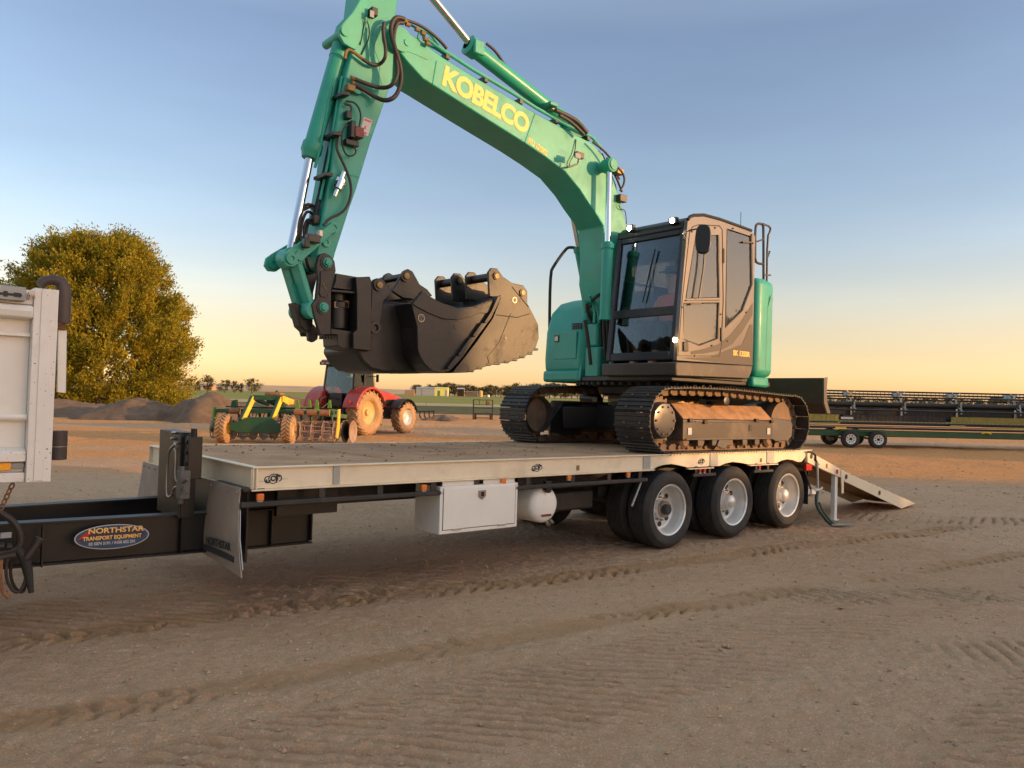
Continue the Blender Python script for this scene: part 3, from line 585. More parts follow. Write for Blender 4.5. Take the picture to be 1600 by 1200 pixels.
# hydraulic post in front of the deck
u0 = -.30; (va, wt), (vb, _), = onu(250, 672, u0), onu(283, 672, u0)
post = MB().box(u0, u0+.02, vb, va, -.42, wt).box(u0+.02, u0+.12, va-.02, va, -.42, wt).box(u0+.02, u0+.12, vb, vb+.03, -.42, wt).box(u0-.002, u0+.12, vb, va, wt, wt+.006).build('hydraulic_post', M['black'], trailer, bevel=.004); OFF[post.name] = Vector((0,0,0))
vm = (va+vb)/2; q = lambda px, py: Vector((u0-.03, *onu(px, py, u0-.03)))
MB().tube([q(273.5,694), q(262,706), q(260,772), q(264,777), q(269,774), q(271,762), q(278,760)], .0085, 8, sub=2).tube([q(273,701), q(275,707), q(273,748), q(278,753)], .0085, 8, sub=2).build('hydraulic_pipe', M['steel'], post)
c_ = q(283, 757); MB().box(c_.x-.02, c_.x+.05, c_.y-.045, c_.y+.045, c_.z-.10, c_.z+.10).cyl(c_+Vector((0,0,-.14)), c_+Vector((0,0,.13)), .02, 10).cyl(c_+Vector((0,-.13,.05)), c_, .012, 8).cyl(c_+Vector((0,-.13,-.05)), c_, .012, 8).build('valve_block', M['steel_dull'], post, bevel=.004)
mb = MB()
for px, py in ((268,676),(267,685),(272,692)): p = q(px, py); mb.cyl(p+Vector((-.002,0,0)), p+Vector((.035,0,0)), .012, 8)
mb.build('bolts', M['steel'], post, kind='stuff')
pe = Vector((u0+.02, vb, 0)); mb = MB().box(u0+.02, u0+.12, vb-.12, vb-.003, wt-.33, wt-.02)
for k in range(4): mb.cyl((u0+.01, vb-.08, wt-.06-.08*k), (u0+.02, vb-.08, wt-.06-.08*k), .014, 8)
mb.build('valve_cover', M['black'], post, bevel=.004); MB().tube([(u0+.06, vb-.10, wt-.03), (u0+.06, vb-.10, wt+.04)], .022, 10).build('filler_cap', M['black'], post)
# underslung protection bar with its droppers
bar = MB().box(-.07, 4.31, .004, .044, -.285, -.245).build('protection_bar', M['black_dusty'], trailer, bevel=.008); OFF[bar.name] = Vector((0,0,0))
for u in (.55, 1.05, 1.56, 2.02, 2.62, 3.2, 3.72, 4.2): MB().box(u-.025, u+.025, .02, .032, -.2449, -.174).build('dropper', M['black_dusty'], bar)
for a, b_ in ((1082,1117),(1177,1207)):
    (ua, wa), (ub, wb) = on(a, 743 if a < 1100 else 737, .02), on(b_, 741 if a < 1100 else 736, .02); o = MB().box(ua, ub, .004, .044, wa-.018, wa+.018).build('protection_bar', M['black_dusty'], trailer, bevel=.008)
    for u in (ua+.07, ub-.1): MB().box(u-.02, u+.02, .02, .03, wa+.018, -.150).build('dropper', M['black_dusty'], o)
for px, py, k in ((406,777,0),(661.5,762,0),(786,752,0),(888.5,745,0),(981,741,0),(1093,735,1),(1100,734.5,1),(1186,730,1)):
    u, w = on(px, py, .02); o = MB().box(u-.026 if k == 0 else u-.018, u+.026 if k == 0 else u+.018, .003, .03, w-.022, w+.026).build('marker_light', M['orange_lens'] if k == 0 else M['red_lens'], trailer, bevel=.006)
    MB().box(u-.02, u+.02, .006, .028, w-.036, w-.0222).build('marker_base', M['lens'], o)
# toolbox
tb = MB().box(1.62,2.48,.004,.38,-.615,-.215).build('toolbox', M['white'], trailer, bevel=.006); OFF[tb.name] = Vector((0,0,0))
MB().box(1.655,2.448,-.002,.0035,-.578,-.232).build('toolbox_door', M['white'], tb, bevel=.003)
MB().box(1.650,2.453,.0012,.0034,-.583,-.5785).box(1.650,1.6545,.0012,.0034,-.583,-.23).box(2.4485,2.453,.0012,.0034,-.583,-.23).build('door_gap', M['print_dark'], tb, smooth=0)
lt = [(2.02,-.262),(2.10,-.262),(2.10,-.315),(2.06,-.345),(2.02,-.315)]
MB().prism([(u,-.012,w) for u, w in lt], (0,.009,0)).build('latch', M['steel'], tb, bevel=.003)
MB().box(2.045,2.075,-.018,-.0125,-.315,-.275).build('latch_handle', M['black'], tb, bevel=.002)
for u in (1.80, 2.30): MB().cyl((u-.045,-.004,-.582), (u+.045,-.004,-.582), .007, 8).build('hinge', M['steel'], tb)
for a, b_ in ((1.66,2.02),(2.10,2.46)): MB().box(a, b_, .03, .04, -.214, -.176).build('toolbox_lip', M['white'], tb)
# air tank
tk = MB().lathe((2.88,.04,-.448),(0,1,0),[(0,.001),(.002,.06),(.012,.12),(.03,.158),(.055,.174),(.08,.176),(.72,.176),(.77,.15),(.79,.001)],36).build('air_tank', M['white'], trailer, smooth=60); OFF[tk.name] = Vector((0,0,0))
MB().box(2.84,2.92,.02,.06,-.31,-.22).cyl((2.88,.012,-.30),(2.88,.05,-.30),.034,14).build('tank_valve', M['black'], tk, bevel=.005)
MB().cyl((2.90,.055,-.615),(2.90,.02,-.635),.018,8).cyl((2.95,.055,-.60),(2.95,.02,-.62),.016,8).build('drain_tap', M['steel'], tk)
MB().box(2.82,2.94,.036,.0415,-.555,-.535).build('tank_label', M['maroon'], tk)
for v in (.25,.62): MB().box(2.69,3.07,v,v+.03,-.27,-.175).build('tank_strap', M['black_dusty'], tk)
# running gear
RT, RR = .4257, .268
def wz(u): return RT-(FO.z+FU.z*u)
def wheel_mesh(hub):
    """dual-wheel set built about the axle axis, outer face at 0, going inboard along +v"""
    z = (0,0,0); ax = (0,1,0)
    w_ = MB().lathe(z, ax, [(.014,.262),(.004,.279),(.010,.2845),(.030,.279),(.046,.262),(.080,.258),(.105,.246),(.145,.240),(.160,.228),(.165,.205),(.160,.160),(.150,.105),(.105,.092),(.098,.085)], 48)
    w_.lathe(z, ax, [(.262,.262),(.272,.2845),(.24,.262),(.165,.215)], 40)
    w = w_.build('wheel', M['alloy'], trailer, smooth=40, loc=(0,0,0)); OFF[w.name] = Vector((0,0,0))
    def tyre(y0):
        pr = [(.012,.270),(.002,.30),(-.010,.34),(-.008,.375),(.012,.402),(.022,.414),(.034,.4215)]
        for k in range(5):
            a = .034+k*.043; pr += [(a+.004,.4255),(a+.034,.4257),(a+.036,.4165),(a+.041,.4165)]
        pr += [(.252,.4215),(.262,.410),(.286,.375),(.288,.34),(.276,.30),(.264,.270)]
        return MB().lathe((0,y0,0), ax, pr, 56).build('tyre', M['rubber'], w, smooth=28)
    tyre(0); tyre(.325)
    MB().lathe((0,.33,0), ax, [(.0,.255),(.10,.24),(.2,.24),(.27,.262)], 32).build('inner_rim', M['alloy'], w)
    hh = MB()
    for k in range(8):
        a = 2*pi*k/8+.25; c_ = Vector((.172*cos(a), .1575, .172*sin(a))); hh.lathe(c_, ax, [(-.0055,.026),(-.004,.030),(.004,.030)], 14); hh.lathe(c_, ax, [(-.001,.0275),(.0,.0005)], 14)
    hh.build('hand_holes', M['print_dark'], w)
    nb = MB()
    for k in range(10): a = 2*pi*k/10; c_ = Vector((.128*cos(a), .12, .128*sin(a))); nb.cyl(c_, c_+Vector((0,.04,0)), .011, 6)
    nb.build('wheel_nuts', M['steel'], w)
    if hub == 'cap': MB().lathe(z, ax, [(.015,.0005),(.018,.03),(.028,.058),(.045,.075),(.105,.082)], 28).build('hub_cap', M['alloy'], w, smooth=60)
    else:
        MB().lathe(z, ax, [(.02,.0005),(.022,.045),(.03,.055),(.10,.060)], 24).build('hub_cap', M['print_dark'], w); MB().lathe(z, ax, [(.075,.060),(.075,.095),(.105,.098)], 10).build('hub_flange', M['steel'], w)
    return w
w_open = wheel_mesh('open'); w_cap = wheel_mesh('cap')
AX = [4.742+i*1.223 for i in range(3)]
for i, u in enumerate(AX):
    for side in (0, 1):
        src = w_open if i == 0 else w_cap
        if (i == 0 and side == 0) or (i == 1 and side == 0): o = src
        else: o = copy_tree(src, trailer)
        o.location = (u, .03 if side == 0 else TW-.03, wz(u)+.001); o.rotation_euler = (0, .35*i+.2, 0 if side == 0 else pi)
        if side: o.rotation_euler = (0, .3*i, pi)
    MB().cyl((u,.3,wz(u)), (u,TW-.3,wz(u)), .065, 14).build('axle', M['black_dusty'], trailer)
    for v in (.70, 1.80): MB().box(u-.5,u+.42,v-.05,v+.05,-.52,-.40).cyl((u+.33,v,-.62),(u+.33,v,-.42),.12,14).build('suspension_arm', M['black_dusty'], trailer, bevel=.008)
mb = MB(); a = on(1002.5,751,.06); b_ = on(987,791,.06); MB().tube([(a[0],.06,a[1]),(b_[0],.06,b_[1])], .012, 8).build('guard_stay', M['grey_plate'], trailer)
MB().box(3.35,3.95,.45,2.05,-.60,-.402).build('air_reservoir_rack', M['black_dusty'], trailer, bevel=.02)
# rear guard flap, dangling airline and the folded feet
u, w = on(1262, 752, .06); MB().box(u-.006,u+.006,.05,.62,-.74,-.30).build('rear_flap', M['rubber'], trailer, bevel=.004)
MB().tube([P(1256,731,.05), P(1268,768,.05)], .014, 6).tube([P(1270,730,.1), P(1262,742,.1)], .012, 6).build('flap_stay', M['black_dusty'], trailer)
MB().box(*sorted((on(1257,728,.04)[0], on(1266,728,.04)[0])), .01,.05, on(1260,735,.04)[1], on(1260,724,.04)[1]).build('tail_light', M['red_lens'], trailer, bevel=.004)
# beaver tail
bt = PL([(1262,705.4),(1277.5,712.5),(1314,733),(1314,746.5),(1277.5,730),(1262,722.5)], .0)
for dv in (0, TW-.05): MB().prism([p+Vector((0,dv,0)) for p in bt], (0,.05,0)).build('tail_frame', M['cream'], trailer, bevel=.004)
tp = PL([(1262,705.8),(1277.5,713),(1314,733.6)], .06); MB().prism(tp+[p+Vector((0,0,-.02)) for p in reversed(tp)], (0,TW-.12,0)).build('tail_deck', M['deck'], trailer, smooth=0)
o = MB(); u, w = on(1307.5,737,-.004); o.box(u-.05,u+.05,-.006,.0,w-.04,w+.045).build('light_plate', M['white'], trailer); MB().box(u-.033,u+.033,-.012,-.0065,w-.03,w+.03).build('tail_light', M['red_lens'], trailer, bevel=.003)
u0_, w0_ = on(1292,728,-.003); MB().box(u0_-.02,u0_+.02,-.004,0,w0_-.03,w0_+.03).build('tie_slot_plate', M['brass'], trailer)
for px, py in ((1268,713),(1274,717)):
    p = P(px, py, -.004); MB().cyl(p, p+Vector((0,.02,0)), .035, 16).build('hinge_boss', M['black_dusty'], trailer)
MB().tube([P(1262,706,-.01), P(1270,707,-.01), P(1275,712,-.01), P(1274,718,-.01), P(1279,726,-.01)], .012, 8, sub=2).build('tail_hose', M['hose'], trailer)
zg = lambda u: -(FO.z+FU.z*u)
for v in (.02, TW-.08):
    u = 8.40; lg = MB().box(u,u+.075,v,v+.06,zg(u)+.002,-.27).build('support_leg', M['white'], trailer, bevel=.004); OFF[lg.name] = Vector((0,0,0)); MB().box(u-.02,u+.095,v-.02,v+.08,zg(u)-.004,zg(u)+.010).build('leg_foot', M['white'], lg)
MB().tube([P(1277,722,-.02), P(1277.5,762,-.02)], .017, 8).tube([P(1272,766,-.03), P(1281,765,-.03), P(1284,762,-.03)], .02, 8).build('airline_pipe', M['grey_plate'], trailer)
MB().box(*sorted((P(1267,767,-.02).x, P(1273,767,-.02).x)), -.04, 0, P(1270,772,-.02).z, P(1270,765,-.02).z).build('tap', M['white'], trailer, bevel=.004)
hz = [P(1277,768,-.03), P(1275,785,-.04), P(1280,798,-.08), P(1288,808,-.12), P(1294,816,-.15), P(1301,819.5,-.18)]
MB().tube(hz, .024, 8, sub=2).tube([p+Vector((.03,-.03,.005)) for p in hz[1:]], .014, 6, sub=2).build('dangling_hose', M['teal_hose'], trailer)
gp = gz(1303, 820); gp = FI @ gp
mb = MB()
for k in range(4): mb.bar((gp.x-.10+.05*k, gp.y-.02, gp.z+.012), (gp.x+.02+.055*k, gp.y-.12-.02*k, gp.z+.014), .025, .022)
mb.build('hose_rest', M['grey_plate'], trailer, bevel=.003)
# loading ramps
def ramp(v0):
    top = PL([(1313.5,733.6),(1431,786.6)], 0.); bot = PL([(1320,752.5),(1409,793)], 0.)
    toe = bot[1]; toe.z = zg(toe.x)+.002; top[1].z = max(top[1].z, zg(top[1].x)+.012)
    out = [top[0], top[1], toe, bot[0]]; sh = Vector((0, v0, 0))
    r = MB().prism([p+sh for p in out], (0,.014,0)).prism([p+sh+Vector((0,.786,0)) for p in out], (0,.014,0)).build('loading_ramp', M['cream'], trailer, bevel=.003); OFF[r.name] = Vector((0,0,0))
    d0, d1 = top[0]+sh+Vector((0,.0142,-.004)), top[1]+sh+Vector((0,.0142,-.004)); MB().prism([d0, d1, d1+Vector((-.05,0,-.03)), d0+Vector((0,0,-.03))], (0,.7715,0)).build('ramp_deck', M['deck'], r, smooth=0)
    for k in range(9):
        p = d0.lerp(d1, .06+.105*k); MB().bar(p+Vector((0,.01,.012)), p+Vector((0,.76,.012)), .03, .022).build('ramp_cleat', M['steel_dirty'], r)
    MB().prism([p+sh for p in PL([(1314.5,734),(1319,735),(1318.3,771),(1315.5,771)], -.012)], (0,.0105,0)).build('ramp_hinge_arm', M['cream'], r)
    for px, py in ((1322,745),(1374,770)):
        u, w = on(px, py, 0); MB().cyl((u, v0-.006, w), (u, v0, w), .035, 16).build('ramp_plug', M['brown_dark'], r)
ramp(0.); ramp(TW-.80)

# ================================================================== tipper truck, its rear near corner in view
truck = thing('tipper_truck', 'white steel tipper truck body with chipped corner post, cut by the left edge', 'truck', tframe(0,0,0))
wy = lambda y: on(40, y, 0.)[1]
UF = -5.2
MB().box(-1.372,-1.245,-.035,.09,wy(753),wy(449)).box(-1.335,-1.285,-.041,-.0352,wy(751),wy(451)).build('corner_post', M['white_chip'], truck, bevel=.008)
body = MB().box(UF,-1.373,.045,.06,wy(700),wy(455)).box(UF,-1.373,2.42,2.435,wy(700),wy(455)).box(UF,-1.26,.06,2.42,wy(715),wy(700)).box(-1.30,-1.27,.091,2.42,wy(753),wy(452)).box(UF,UF+.03,.06,2.42,wy(700),wy(440)).build('tray_body', M['white'], truck, bevel=.004)
MB().box(UF,-1.373,-.02,.0445,wy(476),wy(453)).build('top_capping', M['white'], truck, bevel=.006)
MB().prism([(UF,.044,wy(500)),(UF,-.045,wy(497)),(UF,-.055,wy(487)),(UF,-.045,wy(478)),(UF,-.021,wy(477)),(UF,.044,wy(477))], (-1.374-UF,0,0)).build('top_rail', M['white'], truck, bevel=.01)
MB().box(UF,-1.374,.005,.0445,wy(526),wy(520)).build('panel_ledge', M['white'], truck, bevel=.004)
MB().box(-1.60,-1.585,.030,.0448,wy(700),wy(526)).box(UF,-1.60,.036,.0448,wy(640),wy(530)).build('side_panel', M['white'], truck, bevel=.003)
MB().cyl((UF,.02,wy(652)),(-1.374,.02,wy(652)),.022,14).build('side_tube', M['white'], truck)
MB().prism([(UF,.044,wy(699)),(UF,.03,wy(699)),(UF,-.02,wy(706)),(UF,-.02,wy(721)),(UF,.044,wy(722))], (-1.374-UF,0,0)).build('lower_ledge', M['white_chip'], truck, bevel=.005)
MB().box(UF,-1.374,-.01,.10,wy(753),wy(738)).box(UF,-1.374,.03,.10,wy(738),wy(722)).build('coaming_rail', M['white_chip'], truck, bevel=.006)
def oval(px, py, a, b, v, m, nm):
    u, w = on(px, py, v); mb = MB(); mb.prism([(u+a*cos(t)*(1 if abs(cos(t)) < .9 else 1), v, w+b*sin(t)) for t in np.linspace(0, 2*pi, 25)[:-1]], (0,.03,0)); return mb.build(nm, m, truck, bevel=.004)
oval(27, 728, .038, .019, -.004, M['lens'], 'side_lamp'); u, w = on(3, 729.5, -.004); MB().box(u-.05,u+.045,-.006,.029,w-.022,w+.022).build('side_marker', M['amber_lens'], truck, bevel=.005)
u0_, wt_ = on(0, 446, -.03); u1_, wb_ = on(38, 472, -.03)
bx = MB().box(u0_-.3,u1_,-.075,-.021,wb_,wt_).build('light_box', M['grey_plate'], truck, bevel=.006); OFF[bx.name] = Vector((0,0,0)); ww = (wb_+wt_)/2
MB().box(u1_-.16,u1_-.02,-.0785,-.0755,ww-.016,ww-.002).box(u1_-.11,u1_-.09,-.080,-.0757,ww-.024,ww+.008).box(u1_-.06,u1_-.025,-.080,-.0757,ww-.020,ww+.004).build('light_box_slot', M['print_dark'], bx)
mb = MB(); mb.tube([(u1_+.012,-.06,wb_+.01),(u1_+.016,-.06,wt_-.03),(u1_+.04,-.06,wt_-.02),(u1_+.042,-.06,wb_+.02)], .007, 6, sub=1); mb.cyl((u1_+.03,-.07,wt_-.03),(u1_+.03,-.05,wt_-.03),.016,10); mb.build('tarp_hook', M['steel'], truck)
MB().tube([P(62,446,.0),P(70,439,.0),P(84,437,.0),P(95,441,.0),P(99,452,.0),P(99.5,470,.0),P(98,505,.0)], [.028,.030,.033,.036,.040,.041,.041], 14).build('tarp_roller_pipe', mat('brown black pipe', (.07,.045,.04), .5, dirt=.3, dirtcol=(.2,.12,.08)), truck, smooth=60)
MB().slab([(91,516),(104.5,516.5),(103,614),(89.5,613)], .03, .05).build('tailgate_plate', M['white'], truck, bevel=.003)
MB().slab([(92,506),(103,506),(102,515),(92,515)], .02, .05).build('tailgate_bracket', M['rust'], truck)
c0, c1 = P(92,673,.04), P(91,718,.04); MB().cyl(c0, c0.lerp(c1,.52), .048, 16).cyl(c0.lerp(c1,.56), c1, .046, 16).build('tailgate_roller', mat('dark rubber roller', (.05,.036,.032), .5), truck); MB().cyl(c0.lerp(c1,.53), c0.lerp(c1,.555), .0485, 16).build('roller_clip', M['steel'], truck)
# drop chain of the body
def chain(a, b, n, r, th, name, m, parent):
    mb = MB(); a, b = Vector(a), Vector(b); d = (b-a)/n; t = d.normalized(); s1 = t.orthogonal().normalized(); s2 = t.cross(s1)
    for i in range(n):
        c_ = a+d*(i+.5); s = s1 if i % 2 else s2; L = d.length*.62
        mb.tube([c_+t*(L*cos(q))*(1)+s*(r*sin(q)) for q in np.linspace(0, 2*pi, 13)[:-1]], th, 5, closed=True)
    return mb.build(name, m, parent)
chain(P(20,756,.12), P(1,796,.10), 5, .014, .005, 'drop_chain', M['rust'], truck)
MB().box(UF,-1.5,.75,.83,-.12,wy(716)).box(UF,-1.5,1.67,1.75,-.12,wy(716)).build('truck_chassis', M['black_dusty'], truck)
for u in (-3.1, -4.4):
    for sd in (0, 1):
        o = copy_tree(w_cap, truck); o.location = (u, .06 if sd == 0 else 2.44, zg(u)+RT*1.15); o.scale = (1.15,)*3; o.rotation_euler = (0, u, 0 if sd == 0 else pi)
# coupling hoses and safety hook between truck and trailer
cp = thing('coupling_hoses', 'bundle of black airline hoses and hook hanging under the truck corner', 'hoses', tframe(-1.3,.45,-.9), off=(-1.3,.45,-.9))
v = .45
MB().tube([P(-6,796,v),P(2,802,v),P(18,812,v),P(30,828,v),P(33,846,v),P(27,858,v),P(10,862,v),P(-6,866,v)], .021, 8, sub=2).build('thick_hose', M['hose'], cp)
MB().tube([P(28,858,v),P(38,870,v),P(43,890,v),P(49,926,v)], [.02,.034,.03,.016], 10).build('hook_shank', M['rubber'], cp, smooth=60)
MB().tube([P(40,873,v-.02),P(52,857,v-.02),P(62,842,v-.02)], .026, 12).tube([P(60,845,v-.02),P(63,840.5,v-.02)], .032, 12).build('hose_coupling', M['hose'], cp)
for dx, dv in ((0,0),(7,.05)):
    MB().tube([P(12+dx,872,v+dv),P(9+dx,890,v+dv),P(11+dx,908,v+dv),P(20+dx,924,v+dv),P(30+dx,926,v+dv),P(38+dx*.3,912,v+dv),P(42,896,v+dv)], .010, 7, sub=2).build('airline_loop', M['hose'], cp)
MB().tube([P(2,873,v),P(0,900,v),P(4,925,v),P(14,934,v)], .013, 7, sub=2).build('airline_loop', M['rust'], cp)
MB().tube([P(-6,872,v+.02),P(10,868,v+.02),P(24,866,v+.02)], .035, 10).cyl(P(-4,853,v-.03), P(6,853,v-.03), .022, 10).cyl(P(10,854,v-.03), P(18,854,v-.03), .02, 10).build('hose_clamp_block', M['black_dusty'], cp)
# ================================================================== excavator
EO = (5.9, 1.25, 0)
ex = thing('excavator', 'green excavator with brown cab parked on the cream trailer, boom raised to the left', 'excavator', tframe(*EO), off=EO)
# ---- crawler tracks
RC, WC, UL, UR = .352, .364, 4.668, 7.262
def loop_pts():
    pts = []
    for a in np.linspace(-pi/2, -3*pi/2, 24): pts.append((UL+RC*cos(a), WC+RC*sin(a)))
    pts += [(5.0,.735),(5.5,.742),(5.95,.742),(6.4,.728),(6.9,.712)]
    for a in np.linspace(pi/2, -pi/2, 24): pts.append((UR+RC*cos(a), WC-.008+(RC-.004)*sin(a)))
    pts += [(UL+.05, WC-RC)]
    return np.array(pts)
LP = loop_pts(); seg = np.r_[0, np.cumsum(np.linalg.norm(np.diff(np.vstack([LP, LP[:1]]), axis=0), axis=1))]; LT = seg[-1]; NS = 44
def at_loop(s):
    s = s % LT; q = np.vstack([LP, LP[:1]]); return np.array([np.interp(s, seg, q[:, 0]), np.interp(s, seg, q[:, 1])])
PI_ = LT/NS
shoe = MB().box(-PI_*.50, PI_*.46, 0, .5, -.006, .006)
for k, h in ((-.40,.024),(-.08,.020),(.26,.020)):
    a = k*PI_; shoe.prism([(a-.010,0.,.0061),(a+.014,0.,.0061),(a+.007,0.,h),(a-.003,0.,h)], (0,.5,0))
shoe.mat(1)
for v in (.14,.36): shoe.cyl((-.03,v,.006),(-.03,v,.0135),.014,6)
link = MB()
for v in (.185, .295):
    link.prism([(-PI_*.55,v,-.0065),(PI_*.50,v,-.0065),(PI_*.50,v,-.040),(PI_*.2,v,-.085),(-PI_*.2,v,-.085),(-PI_*.55,v,-.040)], (0,.022,0))
link.cyl((-PI_*.5,.16,-.045),(-PI_*.5,.345,-.045),.024,8)
TRK = {}
def make_track(v0, mirror):
    fr = MB()                                              # track frame with sloping tops
    vv = (lambda v: v0+v) if not mirror else (lambda v: v0+.5-v)
    cs = [(.075,.145),(.075,.375),(.26,.545),(.44,.545),(.44,.145)]
    fr.prism([(4.98,vv(a),b) for a, b in cs], (1.87,0,0)).prism([(6.85,vv(a),b*.95) for a, b in ((.14,.17),(.14,.40),(.40,.48),(.40,.17))], (.25,0,0))
    t = fr.build('crawler_track', M['brown_dark'], ex, bevel=.008); OFF[t.name] = Vector(EO)
    MB().prism([(4.99,vv(a),b) for a, b in ((.082,.384),(.258,.549),(.258,.556),(.076,.388))], (1.85,0,0)).prism([(5.0,vv(a),b) for a, b in ((.262,.547),(.262,.556),(.43,.556),(.43,.547))], (1.8,0,0)).build('earth_on_frame', M['earth'], t)
    MB().box(5.03,6.84,*sorted((vv(.062),vv(.0745))),.145,.165).box(5.2,6.6,*sorted((vv(.066),vv(.0745))),.352,.366).build('frame_ledge', M['bronze'], t, bevel=.003)
    mb = MB()
    for u in (5.10, 6.74): mb.box(u-.035,u+.035,*sorted((vv(.066),vv(.0745))),.205,.285)
    mb.build('frame_label', M['sign_pale'], t); MB().box(6.30,6.36,*sorted((vv(.068),vv(.0745))),.245,.325).build('grease_window', M['black'], t)
    mb = MB()
    for u, w in ((5.10,.36),(5.38,.345),(6.45,.372),(6.8,.36)): mb.box(u-.03,u+.03,*sorted((vv(.05),vv(.09))),w-.012,w+.03)
    mb.build('frame_lugs', M['black'], t, bevel=.004)
    ax = (0,-1 if not mirror else 1,0)
    MB().lathe((UL,vv(.12),WC), ax, [(.045,.001),(.045,.06),(.042,.15),(.035,.185),(.0,.205),(-.06,.205),(-.06,.23),(-.26,.23)], 40).build('final_drive', M['bronze'], t, smooth=45)
    mb = MB()
    for k in range(10): a = 2*pi*k/10; c_ = Vector((UL+.155*cos(a), vv(.075), WC+.155*sin(a))); mb.cyl(c_, c_+Vector(ax)*.012, .012, 6)
    mb.build('drive_bolts', M['steel_dirty'], t, kind='stuff')
    mb = MB(); N = 21; pr = []
    for k in range(N*4): a = 2*pi*k/(N*4); r = .30 if k % 4 in (0, 1) else .262; pr.append((UL+r*cos(a), vv(.21), WC+r*sin(a)))
    mb.prism(pr, (0, (.05 if not mirror else -.05), 0)); mb.build('sprocket', M['steel_dirty'], t)
    MB().lathe((UR,vv(.17),WC-.008), ax, [(.0,.001),(.0,.06),(-.02,.20),(-.02,.27),(-.13,.27),(-.13,.001)], 36).build('idler', M['steel_dirty'], t, smooth=40)
    MB().prism([(u,vv(.09),w) for u, w in ((6.86,.15),(6.86,.415),(7.30,.39),(7.36,.33),(7.34,.17),(7.24,.115),(6.95,.11))], (0, .03 if not mirror else -.03, 0)).build('idler_guard', M['bronze'], t, bevel=.01)
    for k in range(7): u = 5.12+.29*k; MB().lathe((u,vv(.13),.125), ax, [(.0,.001),(.0,.055),(-.03,.085),(-.07,.085),(-.08,.068),(-.18,.068),(-.19,.085),(-.23,.085),(-.24,.001)], 18).build('track_roller', M['steel_dirty'], t, smooth=40)
    for u in (5.34,5.62,5.92,6.25,6.52): MB().box(u-.05,u+.05,*sorted((vv(.09),vv(.12))),.075,.144).build('roller_bracket', M['bronze'], t, bevel=.004)
    MB().prism([(u,vv(.07),w) for u, w in ((5.68,.145),(5.86,.145),(5.84,.06),(5.80,.03),(5.66,.06),(5.64,.08))], (0,.02 if not mirror else -.02,0)).build('track_guide', M['bronze'], t, bevel=.004)
    cr = MB().lathe((5.78,vv(.05),.605), ax, [(.004,.001),(.004,.045),(.0,.058),(-.32,.058)], 20).build('carrier_roller', M['black'], t, smooth=40)
    MB().box(5.72,5.84,*sorted((vv(.3),vv(.4))),.54,.62).build('roller_post', M['black'], t)
    for k in range(NS):
        s = (k+.3)*PI_; p = at_loop(s); d = at_loop(s+PI_*.4)-at_loop(s-PI_*.4); a = math.atan2(d[1], d[0])
        # outward normal is to the right of travel for this loop direction
        for nm, proto, mats in (('track_shoe', shoe, [M['shoe'], M['steel_dirty']]), ('track_link', link, [M['steel_dirty']])):
            if nm not in TRK: o = TRK[nm] = proto.build(nm, mats, t, smooth=25, loc=(0,0,0))
            else: o = TRK[nm].copy(); COL.objects.link(o); o.parent = t
            dn = d/np.hypot(*d)*(-1 if _cw else 1)
            o.location = Vector((p[0], v0, p[1]))-Vector(EO)
            o.rotation_euler = Matrix(((dn[0], 0, -dn[1]), (0, 1, 0), (dn[1], 0, dn[0]))).to_euler()
    return t
_cw = 0.5*np.sum(LP[:, 0]*np.roll(LP[:, 1], -1)-np.roll(LP[:, 0], -1)*LP[:, 1]) > 0      # counter-clockwise loop: outward is the other way round
make_track(0., False); make_track(2., True)
# ---- carbody between the tracks
cb = MB().box(5.35,6.5,.62,1.88,.20,.52)
for u0, u1 in ((5.45,4.98),(6.3,6.75)):
    for v0, v1 in ((.64,.42),(1.86,2.08)):
        a = (u0,v0,.36); b_ = (u1,v1,.33); cb.bar(a, b_, .30, .30)
cb.build('carbody', M['black'], ex, bevel=.02)
MB().lathe((5.9,1.25,.50),(0,0,1),[(0,.60),(.06,.60),(.06,.57),(.10,.57),(.10,.60),(.15,.60),(.15,.40)],48).build('slew_ring', M['black_dusty'], ex)
MB().lathe((5.9,1.25,.565),(0,0,1),[(0,.602),(.035,.602)],48).build('slew_seal', M['brass'], ex)
MB().prism([(4.72,1.98,.30),(4.72,1.98,.14),(4.95,1.98,.10),(5.3,1.98,.10),(5.3,1.98,.52),(4.95,1.98,.54)], (0,-.012,0)).build('motor_cover', M['black'], ex, bevel=.01)
# ---- dozer blade at the far end
bl = MB(); pf = [(8.02,.10),(8.06,.10),(8.16,.45),(8.14,.80),(8.07,1.0),(8.02,1.0),(8.09,.78),(8.10,.46)]
for du in (0,): bl.prism([(u,.06,w) for u, w in [(8.20,.49),(8.235,.49),(8.15,.64),(8.125,.82),(8.15,.985),(8.10,.985),(8.075,.82),(8.10,.62)]], (0,2.38,0))
bl.build('dozer_blade', M['blade'], ex, bevel=.004)
MB().prism([(u,.035,w) for u, w in ((8.06,.98),(8.16,.995),(8.14,.82),(8.165,.65),(8.26,.495),(8.17,.49),(8.07,.64))], (0,.024,0)).build('blade_end_plate', M['bronze'], ex, bevel=.003)
for v in (.85,1.65): MB().bar((6.5,v,.34),(8.10,v,.60),.14,.16).build('blade_arm', M['black'], ex, bevel=.01)
